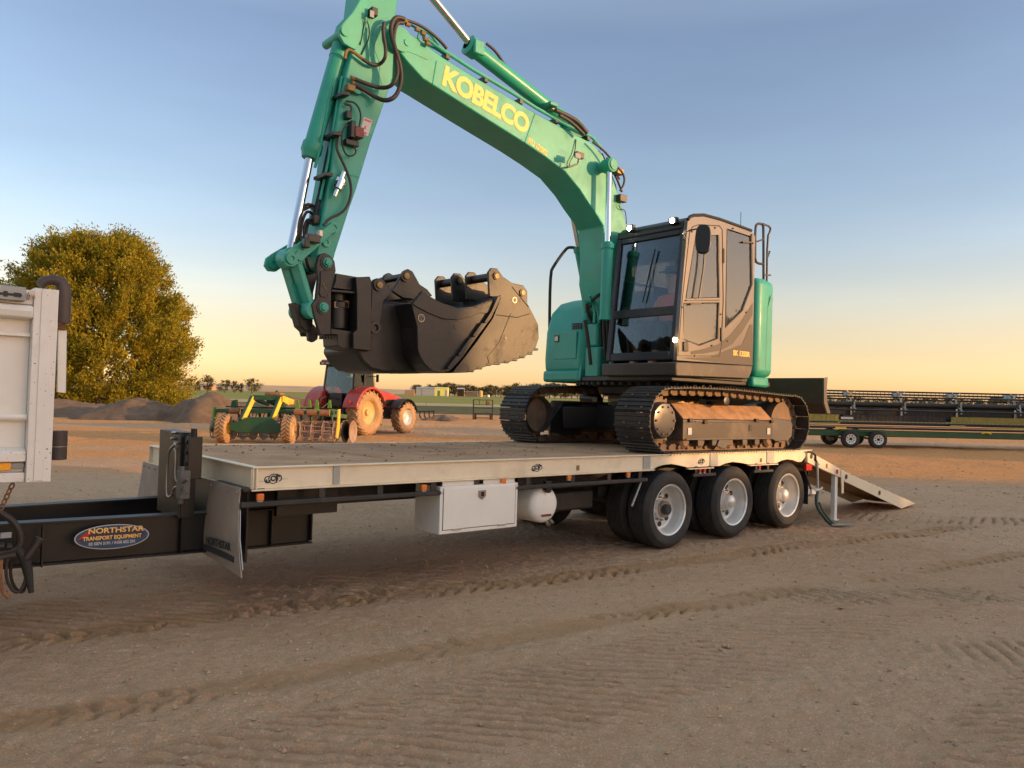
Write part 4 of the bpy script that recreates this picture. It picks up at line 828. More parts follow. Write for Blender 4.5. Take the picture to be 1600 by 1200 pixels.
# ---- upper structure
MB().prism([Vector((u,v,.80)) for u, v in ((4.86,.16),(6.9,.16),(7.2,.6),(7.3,1.25),(7.2,1.9),(6.9,2.30),(5.10,2.30),(5.0,2.2),(4.95,1.2),(4.86,1.15))], (0,0,.08)).build('floor_frame', M['black'], ex, bevel=.02)
MB().lathe((5.9,1.25,.645),(0,0,1),[(0,.62),(.02,.72),(.10,.74),(.16,.9)],40).build('slew_guard', M['black_dusty'], ex)
mb = MB()
for k in range(26): a = RD(100+k*6.4); mb.cyl((5.9+1.0*cos(a), 1.25+1.0*sin(a), .765), (5.9+1.0*cos(a), 1.25+1.0*sin(a), .80), .03, 8)
mb.build('underside_bolts', M['black_dusty'], ex)
arc = [(5.9+1.487*cos(a), 1.25+1.487*sin(a)) for a in np.linspace(RD(-47), RD(47), 22)]
cwf = [(6.39,.055),(6.62,.05),(6.83,.11)]+arc+[(6.83,2.39),(6.62,2.45),(6.39,2.45)]
cwt = on(1192, 436, .12)[1]
cw = MB().prism([(u,v,.93) for u, v in cwf], (0,0,cwt-.93)).build('counterweight', M['teal'], ex, bevel=.09, seg=4); OFF[cw.name] = Vector(EO)
MB().prism([(5.9+(u-5.9)*.985,1.25+(v-1.25)*.975,.80) for u, v in cwf], (0,0,.128)).build('counterweight_foot', M['teal'], cw, bevel=.03)
def arcpanel(r, a0, a1, w0, w1, th, m, nm, par, bevel=.0):
    A = np.linspace(RD(a0), RD(a1), 10); o = [(5.9+r*cos(a), 1.25+r*sin(a)) for a in A]; i = [(5.9+(r-th)*cos(a), 1.25+(r-th)*sin(a)) for a in A[::-1]]
    return MB().prism([(u,v,w0) for u, v in o+i], (0,0,w1-w0)).build(nm, m, par, bevel=bevel)
arcpanel(1.500, -33, 33, 1.06, 1.80, .06, M['black'], 'engine_grille_seal', cw); arcpanel(1.512, -32.2, 32, 1.08, 1.78, .06, M['teal'], 'engine_door', cw, .02)
arcpanel(1.517, -29, -24, 1.62, 1.70, .02, M['sign_pale'], 'engine_label', cw); o = arcpanel(1.519, -29, -26, 1.38, 1.44, .02, M['bronze_dark'], 'door_latch', cw)
MB().prism([(6.60,.0485,1.02),(6.66,.0485,1.02),(6.70,.0485,1.75),(6.76,.06,1.95),(6.70,.05,1.98),(6.62,.0485,1.8)], (0,.006,0)).build('counterweight_groove', M['teal_dark'], cw)
MB().box(6.2,7.1,1.12,2.40,.82,1.93).build('engine_hood', M['teal_dark'], ex, bevel=.08, seg=4)
tkf = [(4.985,.90),(4.965,1.10),(4.985,1.48),(5.07,1.74),(5.22,1.88),(5.45,1.95),(6.2,1.95),(6.2,.90)]
tank = MB().prism([(u,1.66,w) for u, w in tkf], (0,.76,0)).build('fuel_tank_housing', M['teal_dark'], ex, bevel=.085, seg=4); OFF[tank.name] = Vector(EO)
MB().box(4.965,5.6,1.72,2.42,.80,.955).build('side_skirt', M['teal_dark'], ex, bevel=.04, seg=3)
MB().box(4.958,4.972,1.78,2.20,1.10,1.46).build('tank_door', M['teal_dark'], tank, bevel=.012); MB().box(4.950,4.960,2.10,2.19,1.33,1.42).build('door_latch', M['black'], tank, bevel=.006); MB().box(4.945,4.951,2.115,2.175,1.345,1.405).build('latch_plate', M['steel'], tank)
mb = MB()
for j in range(3):
    for k in range(4): mb.box(4.974+.0*j,4.990,1.72+.045*k,1.755+.045*k,1.49+.028*j,1.51+.028*j)
mb.build('vent_slots', M['black'], tank)
MB().cyl((5.30,1.86,1.90),(5.30,1.86,2.02),.055,18).cyl((5.30,1.86,2.02),(5.30,1.86,2.045),.068,18).build('filler_cap', M['teal_dark'], tank)
text('tank_lettering', 'SK', basis((5.062,1.98,1.70), (0,-1,0), (.3,0,1)), .09, M['teal'], tank, .004)
# guard rail and steps on the far front corner
rl = [P(858.5,590,2.44),P(859,428,2.44),P(866,414,2.42),P(884,389,2.36),P(890,386,2.3),P(903,388,2.2)]
MB().tube(rl, .021, 8, sub=2).tube([P(903,388,2.2),P(912,392,2.0),P(917,410,1.95),P(921,418,1.9)], .016, 8, sub=1).build('guard_rail', M['black_dusty'], ex)
hr = on(1193,440,.42); 
hp = lambda x, y, v=.42: P(x, y, v)
MB().tube([hp(1180,404),hp(1180,356),hp(1183,349),hp(1192,350),hp(1193,358),hp(1193,452)], .017, 8, sub=2).tube([hp(1192,350),hp(1203,354,.7),hp(1204,360,.7),hp(1199,370,.7),hp(1198,452,.7)], .015, 8, sub=1).tube([hp(1180,404),hp(1182,411),hp(1193,413)], .017, 8, sub=1).tube([hp(1198,394,.7),hp(1203,392,.7),hp(1199,404,.7)], .012, 6).tube([hp(1193,430),hp(1204,430,.7)], .012, 6).tube([hp(1181,378),hp(1193,374)], .012, 6).build('hand_rail', M['brown_dark'], ex)
MB().tube([(6.36,.30,2.2),(6.36,.30,3.02)], .004, 5).build('aerial', M['black'], ex)

# ---- cab: bronze near side, glazed front
VN, VB = .055, 1.13                                         # near and far side planes
S = lambda pts, v=VN: PL(pts, v)
ptl = on(1077,341,VN); pbl = on(1057.5,562,VN)
side = [(1057.3,563),(1064,470),(1074.5,346),(1077,341),(1083,338.5),(1100,338),(1123,344),(1174.5,362.5),(1180,369),(1176,571)]
door_up = [(1086.5,369),(1122.5,367),(1124,465),(1071,466.5)]; door_lo = [(1068,473.5),(1123.5,473),(1121.5,529),(1092,540),(1067,530)]; rear_w = [(1135.5,357.5),(1174,369.5),(1175,444),(1160,484),(1133,512)]
def plate_holes(outer, holes, v0, v1, name, m, parent, bevel=.004):
    """sheet with window openings, given thickness"""
    bm = bmesh.new(); es = []
    for lp in [outer]+holes:
        vs = [bm.verts.new(p) for p in S(lp, v0)]; es += [bm.edges.new((vs[i], vs[(i+1) % len(vs)])) for i in range(len(vs))]
    r = bmesh.ops.triangle_fill(bm, use_beauty=True, use_dissolve=True, edges=es)
    g = bmesh.ops.extrude_face_region(bm, geom=bm.faces[:]); bmesh.ops.translate(bm, verts=[x for x in g['geom'] if isinstance(x, bmesh.types.BMVert)], vec=(0, v1-v0, 0))
    bmesh.ops.recalc_face_normals(bm, faces=bm.faces); mb = MB(); bm.verts.index_update(); mb.add([x.co for x in bm.verts], [[x.index for x in f.verts] for f in bm.faces]); bm.free()
    return mb.build(name, m, parent, bevel=bevel, smooth=30)
def grow(poly, k):
    c = (sum(p[0] for p in poly)/len(poly), sum(p[1] for p in poly)/len(poly)); return [(c[0]+(x-c[0])*k[0], c[1]+(y-c[1])*k[1]) for x, y in poly]
shell = plate_holes(side, [door_up, door_lo, rear_w], VN, VN+.05, 'cab', M['bronze'], ex); OFF[shell.name] = Vector(EO)
for nm, poly in (('door_window', door_up), ('door_window', door_lo), ('rear_side_window', rear_w)):
    MB().slab(grow(poly, (1.03, 1.01)), VN+.018, VN+.023).build(nm, M['glass_clear'], shell, smooth=0)
def seal(poly, v, r, nm, m): return MB().tube(S(poly, v), r, 6, closed=True).build(nm, m, shell)
seal(door_up, VN+.008, .010, 'window_seal', M['bronze_dark']); seal(door_lo, VN+.008, .010, 'window_seal', M['bronze_dark']); seal(rear_w, VN+.008, .011, 'window_seal', M['bronze_dark'])
door = [(1059.5,556),(1066,470),(1078,360),(1083,354),(1092,351),(1124,353),(1128.5,359),(1130,470),(1127,538),(1124,556)]
seal(door, VN-.001, .006, 'door_gap', M['bronze_dark'])
MB().bar(P(1071,469.5,VN-.004), P(1124,468.5,VN-.004), .012, .04, (0,1,0)).build('door_rail', M['bronze'], shell, bevel=.003)
MB().slab([(1079,474.5),(1096,472.5),(1096,475),(1079,477)], VN-.012, VN-.002).build('window_catch', M['black'], shell); 
MB().slab([(1068.5,534),(1076,533),(1076,549),(1068.5,549)], VN-.016, VN-.001).build('door_handle', M['black'], shell, bevel=.006)
for (a, b_) in (((1130.5,388),(1133,411)), ((1127,512),(1129,533))): MB().slab([a,(b_[0],a[1]),b_,(a[0],b_[1])], VN-.014, VN-.001).build('door_hinge', M['black'], shell, bevel=.004)
# stripe and model lettering
MB().slab([(1080,549),(1100,545),(1122,538),(1141,524),(1158,503),(1176,474),(1176,492),(1160,518),(1144,538),(1128,547),(1103,552),(1080,554)], VN-.0035, VN-.001).build('side_stripe', M['bronze_dark'], shell)
MB().slab([(1062,559),(1110,558),(1138,546),(1160,538),(1172,507),(1176,507),(1176,570.5),(1120,566)], VN-.0035, VN-.001).build('side_stripe', M['bronze_dark'], shell)
tb_ = P(1158.5,553,VN-.004); te = P(1175,555,VN-.004); text('model_lettering', 'SK 135SR', basis(tb_, te-tb_, (0,0,1)), .085, M['yellow_print'], shell, .003, 1.05)
mb = MB()
for x, y in ((1081,362),(1117,356),(1145,357),(1174,367),(1066,480),(1126,491),(1112,540),(1085,556),(1155,485),(1166,488),(1136,533),(1176,380)):
    p = P(x, y, VN-.001); mb.cyl(p, p-Vector((0,.012,0)), .010, 8)
mb.build('cab_bolts', M['black'], shell)
MB().slab([(1161,377),(1174,377.5),(1174,379.5),(1161,379)], VN-.012, VN+.015).build('window_stay', M['black'], shell)
# front, roof, back, far side, floor
uB, wB = pbl; uT, wT = ptl
FA = lambda w: uB+(uT-uB)*max(0,(w-wB))/(wT-wB)            # front plane leans back with height
def fq(v0, v1, w0, w1, d0, d1): # panel lying on the leaning front plane; d = depth behind it
    return [(FA(w0)+d0,v0,w0),(FA(w0)+d0,v1,w0),(FA(w1)+d0,v1,w1),(FA(w1)+d0,v0,w1)], (d1-d0,0,0)
wsill = on(1063,480,VN)[1]-.02; wtop = wT-.17
fr = MB()
for a in ((VN+.051,VN+.115,wB,wT-.01),(VB-.075,VB,wB,wT-.01),(VN+.115,VB-.075,wtop,wT-.01),(VN+.115,VB-.075,wB,wB+.10)): fr.prism(*fq(*a,0,.06))
fr.build('front_frame', M['black'], shell, bevel=.012)
MB().prism(*fq(VN+.1,VB-.06,wsill-.05,wsill+.05,.002,.03)).build('front_rail', M['black_dusty'], shell, bevel=.006)
MB().prism(*fq(VN+.10,VB-.06,wsill+.03,wtop+.02,.022,.027)).build('windscreen', M['glass_dark'], shell, smooth=0)
MB().prism(*fq(VN+.10,VB-.06,wB+.08,wsill-.04,.022,.027)).build('lower_windscreen', M['glass_dark'], shell, smooth=0)
MB().tube([(FA(wsill+.15)-.01,.62,wsill+.12),(FA(wsill+.5)-.012,.55,wsill+.48)], .008, 6).tube([(FA(wsill+.42)-.012,.57,wsill+.38),(FA(wsill+.75)-.014,.50,wsill+.74)], .01, 6).build('wiper', M['black'], shell)
roof = MB().prism([(FA(wT)-.02,VN+.06,wT-.12),(FA(wT)-.02,VN+.06,wT-.03),(uT+.06,VN+.06,wT+.03),(uT+.30,VN+.06,wT+.055),(6.2,VN+.06,on(1160,362,VN)[1]-.02),(6.25,VN+.06,on(1160,362,VN)[1]-.08)], (0,VB-VN-.07,0)).build('cab_roof', M['black'], shell, bevel=.03, seg=3)
MB().tube([p+Vector((0,.004,.012)) for p in S([(1075,345),(1078,340.5),(1084,338),(1100,337.5),(1123,343.5),(1150,353),(1174,361.8)])], .020, 8).build('roof_trim', M['black'], shell)
MB().box(uT+.20,6.0,VN+.15,VB-.15,wT+.03,wT+.075).build('roof_hatch', M['black_dusty'], shell, bevel=.015)
MB().box(6.235,6.285,VN+.0505,.20,.86,2.68).box(6.235,6.285,VB-.15,VB-.001,.86,2.68).box(6.24,6.28,.2,VB-.15,.86,1.75).box(6.24,6.28,.2,VB-.15,2.5,2.68).build('cab_rear', M['black'], shell)
MB().box(6.255,6.262,.2,VB-.15,1.75,2.5).build('rear_window', M['glass_dark'], shell, smooth=0)
MB().box(uB+.10,6.23,VB-.04,VB-.002,.86,1.28).box(6.15,6.23,VB-.04,VB-.002,1.45,2.62).box(uT+.10,6.23,VB-.04,VB-.002,2.50,2.62).build('cab_far_side', M['black'], shell); MB().box(uT,6.2,VB-.022,VB-.018,1.28,2.5).build('far_window', M['glass_dark'], shell, smooth=0)
MB().box(uB+.07,6.23,VN+.0505,VB-.045,.86,.90).build('cab_floor', M['black_dusty'], shell)
for px, py, v in ((984.5,356.5,1.02),(1051.5,345,.25)):
    (vv_, w_) = onu(px, py, FA(wT)-.06); h = MB().box(FA(wT)-.075,FA(wT)-.02,vv_-.056,vv_+.056,w_-.038,w_+.038).build('work_lamp', M['black'], shell, bevel=.008); OFF[h.name] = Vector(EO)
    # lit lens
    MB().lathe((FA(wT)-.0752,vv_,w_), (-1,0,0), [(0,.030),(.004,.028),(.008,.016),(.009,.001)], 20).build('lamp_lens', M['led'], shell)
# base of the cab
sk_ = [(1057,565),(1176.5,571.5),(1174,582),(1170,592),(1057,587.5)]
MB().slab(sk_, VN-.02, VN+.04).build('cab_skirt', M['brown_dark'], ex, bevel=.012)
(w0_, w1_) = (on(1056,587,VN)[1], on(1056,565,VN)[1]); MB().box(uB-.04,uB+.06,VN-.018,VB+.02,w0_,w1_-.004).build('front_skirt', M['brown_dark'], ex, bevel=.015)
# mirror
m0 = P(1071,362,VN-.02); m1 = P(1100,357,-.18); mc = P(1098.5,374,-.20)
MB().tube([m0, P(1085,358,-.12), m1, P(1098,366,-.19)], .009, 8, sub=1).build('mirror_arm', M['black'], ex)
mb = MB(); ex1, ex2 = Vector((.62,-.78,0)), Vector((.06,.05,1)).normalized(); nr = ex1.cross(ex2)
mb.prism([mc+ex1*(.085*math.copysign(abs(cos(t))**.7, cos(t)))+ex2*(.165*math.copysign(abs(sin(t))**.7, sin(t)))-nr*.02 for t in np.linspace(0, 2*pi, 29)[:-1]], nr*.05); mb.build('mirror', M['black'], ex, bevel=.012)
MB().tube([P(1101,392,VN-.03), P(1099,420,VN-.03), P(1092,466,VN-.03)], .011, 6).build('door_grab_rail', M['black'], ex)
MB().tube([P(1070,372,VN-.02),P(1067,366,VN-.03),P(1071,362,VN-.03)], .01, 6).cyl(P(1069.5,371,VN-.03), P(1069.5,374,VN), .02, 10).build('mirror_bracket', M['steel'], ex)
for px, py in ((1056.5,531),): p = P(px, py, VN-.02); MB().cyl(p, p+Vector((0,.03,0)), .025, 12).build('front_lamp', mat('lit side lamp', (1,.8,.4), .3, emit=(1,.75,.35,6)), ex)
# interior
MB().box(5.25,5.65,.32,.86,1.22,1.34).prism([(5.62,.34,1.3),(5.72,.34,2.0),(5.80,.34,2.0),(5.72,.34,1.3)], (0,.5,0)).box(5.70,5.77,.46,.72,2.02,2.24).box(5.30,5.65,.36,.82,.9,1.22).build('seat', M['seat'], shell, bevel=.03)
for v in (.27,.91): MB().box(5.00,5.65,v-.06,v+.06,1.3,1.50).tube([(5.06,v,1.5),(5.03,v,1.68)], [.012,.022], 8).build('control_console', M['seat'], shell, bevel=.02)
MB().box(5.02,5.10,.95,1.06,1.5,1.72).tube([(5.06,1.0,1.5),(5.1,1.0,.9)], .02, 8).build('monitor', M['black'], shell); MB().tube([(5.25,.45,.9),(5.12,.45,1.25)], .015, 8).tube([(5.25,.65,.9),(5.12,.65,1.25)], .015, 8).box(5.06,5.16,.38,.48,.92,.95).build('pedals', M['black_dusty'], shell)
MB().tube([(5.62,VB-.05,1.3),(5.62,VB-.05,2.5)], .012, 8).tube([(5.0,VB-.06,2.05),(6.2,VB-.06,2.05)], .012, 8).build('cab_bars', M['black'], shell)

# ---- boom, arm, cylinders
VBN, VBF = 1.23, 1.67; AN, AF = 1.29, 1.61; VC = 1.45
boom_px = [(617,62),(622,52),(632,46),(648,57),(693,90),(740,119),(804,157),(835,175.5),(880,200),(926,224),(942,243),(958,280),(970,315),(979,352),(986,400),(982,450),(968,490),(952,485),(944,440),(946,400),(943,353),(934,338),(920,318),(906,296),(883,268),(852,245),(821,224),(750,179.5),(674,131),(661,123),(638,98),(622,78)]
boom = MB().slab(boom_px, VBN, VBF).build('boom', M['teal'], ex, bevel=.012); OFF[boom.name] = Vector(EO)
B_ = lambda x, y, v=VBN: P(x, y, v)
MB().cyl(B_(628,61,VBN-.03), B_(628,61,VBN-.03)+Vector((0,.50,0)), .12, 28).build('boom_tip_boss', M['teal'], boom); MB().cyl(B_(637,66,VBN-.04), B_(637,66,VBN-.04)+Vector((0,.012,0)), .035, 14).build('pin_plate', M['teal'], boom)
for a, b_ in (((682,95),(676,131)), ((836,177),(820,223))): MB().tube([B_(*a,VBN-.001), B_(*b_,VBN-.001)], .006, 6).build('weld_seam', M['teal'], boom)
MB().tube([B_(625,76,VBN-.001),B_(646,83,VBN-.001),B_(668,93,VBN-.001)], .006, 6).build('weld_seam', M['teal'], boom)
k0 = B_(762,160,VBN-.003); ke = B_(812,190,VBN-.003); kd = (ke-k0)
text('name_lettering', 'KOBELCO', basis(k0, kd, (0,0,1)), .285, M['yellow_print'], boom, .012, .98, .0015, spacing=.93)
w0_ = B_(840,229.5,VBN-.003); text('load_lettering', 'WLL 1210KG', basis(w0_, B_(853,239.5,VBN-.003)-w0_, (0,0,1)), .088, M['yellow_print'], boom, .003, .62, .001)
# arm
arm_px = [(583,-95),(612,-95),(622,-50),(622,0),(619,22),(617,60),(614,122),(600,163),(580,220),(557,296),(546,327),(524,396),(519,415),(509,424),(499,417),(495,398),(502,352),(510,308),(518,262),(524,205),(533,150),(542,110),(551,78),(560,20),(568,-45)]
arm = MB().slab(arm_px, AN, AF).build('arm', M['teal_dark'], ex, bevel=.014); OFF[arm.name] = Vector(EO)
A_ = lambda x, y, v=AN: P(x, y, v)
for v in (AN-.012, AF-.028): MB().slab([(548,74),(538,68),(531,56),(530,46),(536,36),(552,18),(560,4),(572,-20),(576,20),(570,50),(556,78)], v, v+.04).build('cylinder_bracket', M['teal'], arm, bevel=.006)
MB().cyl(A_(540,49,AN-.03), A_(540,49,AN-.03)+Vector((0,.40,0)), .042, 20).build('bracket_pin', M['teal'], arm)
MB().slab([(607,27),(595,30),(586,42),(581,60),(586,80),(594,100),(592,118),(600,140),(605,120),(612,60)], AN-.004, AN).build('arm_stiffener', M['teal_dark'], arm, bevel=.002)
MB().tube([A_(527,268,AN-.001),A_(560,277,AN-.001)], .005, 6).build('weld_seam', M['teal'], arm)
for px, py, r in ((521,356,.055),(509.5,379,.042)): MB().lathe(A_(px,py,AN), (0,-1,0), [(0,r),(.02,r),(.02,r*.45),(.01,r*.4),(.01,.001)], 20).build('pin_boss', M['teal'], arm)
p0, p1 = A_(577,188,AN-.002), A_(563,211,AN-.002)
MB().slab([(569,183),(582,188),(575,213),(562,208)], AN-.003, AN-.0005).build('warning_label', M['sign_pale'], arm); MB().slab([(570,185),(581,189),(580,192),(569,188)], AN-.0045, AN-.0032).slab([(570,196),(573,197),(571.5,202),(568.5,201)], AN-.0045, AN-.0032).slab([(569,206),(573,207),(572,210.5),(567,209)], AN-.0045, AN-.0032).build('label_print', M['red_lens'], arm)
# arm attachments: valve, hoses, lamps
def mod(px, py, sx, sy, dv, m, nm, par, v, bevel=.006):
    a = P(px-sx, py-sy, v); b_ = P(px+sx, py+sy, v); return MB().box(a.x, b_.x, v-dv, v, *sorted((a.z, b_.z))).build(nm, m, par, bevel=bevel)
mod(554,210,6.5,10,.10,M['maroon'],'control_module',arm,AN-.001); mod(545,205,3,14,.09,M['black'],'module_bracket',arm,AN-.001); mod(546,225,10,7,.06,M['black'],'wiring_block',arm,AN-.001)
mod(540.5,182,4,7,.07,M['black'],'valve_block',arm,AN-.001)
MB().tube([A_(540,158,AN-.03),A_(556,160,AN-.05),A_(565,178,AN-.05),A_(561,200,AN-.06)], .009, 6, sub=2).tube([A_(538,163,AN-.03),A_(550,165,AN-.05),A_(547,178,AN-.06)], .009, 6, sub=2).tube([A_(543,195,AN-.08),A_(533,205,AN-.08),A_(535,232,AN-.06),A_(544,246,AN-.05),A_(558,240,AN-.05),A_(553,228,AN-.05)], .008, 6, sub=2).tube([A_(530,206,AN-.04),A_(524,230,AN-.05),A_(534,250,AN-.06),A_(547,280,AN-.06),A_(549,300,AN-.06),A_(545,318,AN-.06),A_(535,333,AN-.08),A_(515,341,AN-.12),A_(505,352,AN-.14)], .013, 7, sub=2).build('arm_wiring', M['hose'], arm)
MB().lathe(A_(530,288,AN-.06), (.35,0,1), [(-.13,.001),(-.13,.018),(-.06,.022),(-.05,.045),(.05,.05),(.06,.024),(.13,.022),(.14,.001)], 14).build('hose_coupler', M['chrome'], arm, smooth=45); MB().cyl(A_(523,288,AN-.06),A_(538,288,AN-.06),.02,10).build('hose_coupler', M['chrome'], arm)
lamp = mod(579.5,22,4.5,8,.08,M['black'],'work_lamp',arm,AN-.002); mod(581,22,3,6.5,.006,M['lens'],'lamp_lens',arm,AN-.083,.001)
MB().tube([A_(573,32,AN-.03),A_(577,42,AN-.03),A_(577,60,AN-.02),A_(565,85,AN-.01)], .006, 6, sub=2).tube([A_(570,30,AN-.03),A_(569,40,AN-.02),A_(563,70,AN-.01)], .005, 6).build('lamp_cable', M['black'], arm)
for off_ in (0, .055): # rigid pipes down the front of the arm
    MB().tube([Vector((0,off_,0))+A_(542,115,1.36),Vector((0,off_,0))+A_(531,165,1.36),Vector((0,off_,0))+A_(519,225,1.36),Vector((0,off_,0))+A_(503,300,1.36),Vector((0,off_,0))+A_(494,336,1.36)], .016, 8).build('arm_pipe', M['black'], arm)
MB().tube([A_(534,120,1.33),A_(521,200,1.33),A_(513,250,1.33),A_(500,312,1.33)], .013, 8).build('arm_pipe', M['teal_dark'], arm)
for px, py in ((529,150),(516,212),(503,275)): MB().bar(A_(px-4,py,1.30), A_(px+8,py+2,1.3), .24, .03, (0,0,1)).build('pipe_clamp', M['black'], arm)
mod(544,140,6,7,.07,M['brass'],'pipe_bracket',arm,AN-.001); mod(555,145,5,5,.05,M['teal_dark'],'pipe_bracket',arm,AN-.001)
hv = VBN-.10
def hose(pts, r=.019, nm='boom_hose', par=None, m='hose', sub=2): return MB().tube([P(*p) for p in pts], r, 8, sub=sub).build(nm, M[m], par or boom, smooth=60)
hose([(632,30,hv),(620,26,hv),(612,34,hv),(610,50,hv),(617,75,hv-.05),(625,100,hv-.05),(628,125,hv-.05),(620,150,hv-.05),(605,158,hv-.04),(590,154,AN-.06),(570,141,AN-.06),(553,132,AN-.05)], .022)
hose([(630,36,hv),(621,35,hv),(617,45,hv),(614,62,hv-.03),(620,95,hv-.04),(622,118,hv-.05),(612,135,hv-.04),(596,138,AN-.07),(575,132,AN-.06),(553,123,AN-.05)], .020)
hose([(600,36,hv),(598,50,hv),(603,75,hv),(602,92,hv),(592,102,AN-.06),(580,101,AN-.06),(566,92,AN-.05)], .018)
MB().tube([P(566,92,AN-.05),P(556,84,AN-.05),P(546,77,AN-.04),P(541,80,AN-.03),P(539,92,AN-.02)], .016, 8, sub=1).build('rigid_pipe', M['brass'], arm); MB().tube([P(553,132,AN-.05),P(549,129,AN-.05)], .024, 8).tube([P(553,123,AN-.05),P(548,121,AN-.05)], .022, 8).build('hose_fitting', M['brass'], arm)
hose([(612,34,hv+.1),(625,29,hv+.1),(650,36,hv+.1),(670,48,hv+.1),(690,66,hv+.1),(698,76,hv+.1)], .016)
hose([(760,68,VC),(775,80,VC),(792,107,VC),(815,128,VC),(830,138,VC)], .016)
hose([(868,172,1.2),(885,180,1.2),(903,190,1.2),(917,208,1.2)], .028); hose([(874,180,1.12),(892,190,1.12),(912,210,1.12)], .022)
hose([(926,222,1.15),(945,236,1.12),(962,258,1.10),(975,272,1.10),(976,286,1.1),(969,298,1.1)], .013)
# pipe runs on top of the boom
for k, (dv, r, m_) in enumerate(((.02,.017,'teal'),(.07,.015,'teal'),(.12,.013,'brass'),(.18,.016,'teal'),(.36,.016,'teal'))):
    z = Vector((0,0,.055+.012*(k % 2))); q = lambda x, y: P(x, y, VBN+dv)+z
    MB().tube([q(668,70),q(690,86),q(740,118),q(800,153),q(838,177),q(880,200),q(925,222),q(940,240)], r, 7).build('boom_pipe', M[m_], boom)
for x, y in ((700,92),(760,128),(815,162),(870,193),(920,219)): p = P(x, y, VBN+.01); MB().bar(p+Vector((0,0,.03)), p+Vector((0,.42,.03)), .05, .06).build('pipe_clamp', M['brown_dark'], boom, bevel=.004)
for pts in ([(655,52),(652,62),(668,70),(685,78),(700,90)], [(650,44),(668,50),(678,60),(690,80)], [(640,38),(655,46),(662,58),(664,70)]): MB().tube([P(x,y,VBN+.06) for x, y in pts], .013, 7, sub=1).build('boom_pipe', M['teal'], boom)
for px, py in ((633,33),(637,38),(652,46),(661,52),(665,61),(668,68)): MB().cyl(P(px-3,py-1,hv+.06), P(px+3,py+1.5,hv+.06), .022, 10).build('hose_fitting', M['brass'], boom)
MB().tube([P(940,240,1.26),P(950,262,1.26),P(961,290,1.26),P(963,305,1.25)], .014, 7).tube([P(935,236,1.3),P(955,262,1.3),P(965,282,1.3),P(972,300,1.3)], .014, 7).tube([P(948,246,1.34),P(952,258,1.34),P(968,280,1.34)], .012, 7).build('boom_pipe', M['black'], boom)
mod(961,270,5,6,.10,M['brass'],'pipe_bracket',boom,VBN+.08); mod(952,267,6,4,.08,M['teal_dark'],'pipe_bracket',boom,VBN+.08); mod(968,311,5,7,.07,M['brown_dark'],'work_lamp',boom,VBN-.002)
MB().tube([P(967,320,VBN-.03),P(969,326,VBN-.03),P(976,328,VBN-.02),P(978,335,VBN-.01),P(979,350,VBN-.005)], .006, 6, sub=1).build('lamp_cable', M['hose'], boom)
mod(852,168,6,5,.16,M['teal_dark'],'pipe_manifold',boom,VBN+.20); mod(858,174,5,3,.1,M['steel'],'pipe_manifold',boom,VBN+.20)
lu = mod(902.5,243.5,5.5,6.5,.05,M['brown_dark'],'work_lamp',boom,VBN-.16); mod(903,243.5,4,5,.004,M['lens'],'lamp_lens',boom,VBN-.211,.001)
MB().tube([B_(888,261,VBN-.01),B_(889,261,VBN-.16),B_(903,256,VBN-.18),B_(904,249,VBN-.18)], .011, 7).tube([B_(889,262,VBN-.01),B_(890,254,VBN-.03),B_(898,240,VBN-.03),B_(900,218,VBN-.01)], .007, 6, sub=1).build('lamp_bracket', M['black'], boom)
# arm cylinder over the boom
c0, c1 = P(893,196,VC), P(742,78,VC); ax = (c1-c0).normalized(); tip = P(612,-82,VC)
cyl = MB().lathe(c0, ax, [(0,.02),(.0,.085),((c1-c0).length-.02,.085),((c1-c0).length-.02,.105),((c1-c0).length+.10,.112),((c1-c0).length+.12,.06)], 24).build('arm_cylinder', M['teal'], boom, smooth=40)
OFF[cyl.name] = Vector(EO); MB().cyl(c1, tip, .042, 16).build('piston_rod', M['chrome'], ex, smooth=60)
MB().box(c1.x-.10,c1.x+.03,VC-.14,VC-.10,c1.z-.10,c1.z+.05).build('gland_block', M['teal'], boom, bevel=.01); MB().cyl(c0-Vector((0,.12,0)), c0+Vector((0,.12,0)), .055, 20).prism([c0+Vector((-.20,-.10,-.12)),c0+Vector((.22,-.10,-.26)),c0+Vector((.08,-.10,.04)),c0+Vector((-.05,-.10,.05))], (0,.20,0)).build('cylinder_mount', M['teal'], boom, bevel=.008)
# boom cylinders either side
pb = P(937,263,VBN); MB().cyl(Vector((pb.x,VBN-.24,pb.z)), Vector((pb.x,VBF+.24,pb.z)), .062, 24).build('lift_pin', M['teal'], boom)
for v, (t, g, b_) in ((VBN-.155, ((937,264),(949.5,386),(945,500))), (VBF+.155, ((893,312),(905.5,392),(928,520)))):
    T_, G_, Bt = P(*t, v), P(*g, v), P(*b_, v)
    if v > 1.5: T_ = Vector((pb.x, v, pb.z)); dd = (P(905.5,392,v)-T_).normalized(); Bt = T_+dd*1.75; G_ = P(905.5,392,v)
    else: T_ = Vector((pb.x, v, pb.z))
    MB().lathe(T_-Vector((0,.075,0)), (0,1,0), [(0,.001),(0,.06),(.01,.085),(.14,.085),(.15,.06),(.15,.001)], 24).build('rod_eye', M['teal'], ex); MB().cyl(T_, G_, .036, 14).build('piston_rod', M['chrome'], ex, smooth=60)
    ax = (Bt-G_).normalized(); L = (Bt-G_).length
    MB().lathe(G_, ax, [(-.06,.03),(-.06,.055),(-.04,.055),(-.04,.078),(.02,.078),(.02,.066),(L-.06,.066),(L,.075),(L,.01)], 22).build('boom_cylinder', M['teal_dark'], ex, smooth=40)
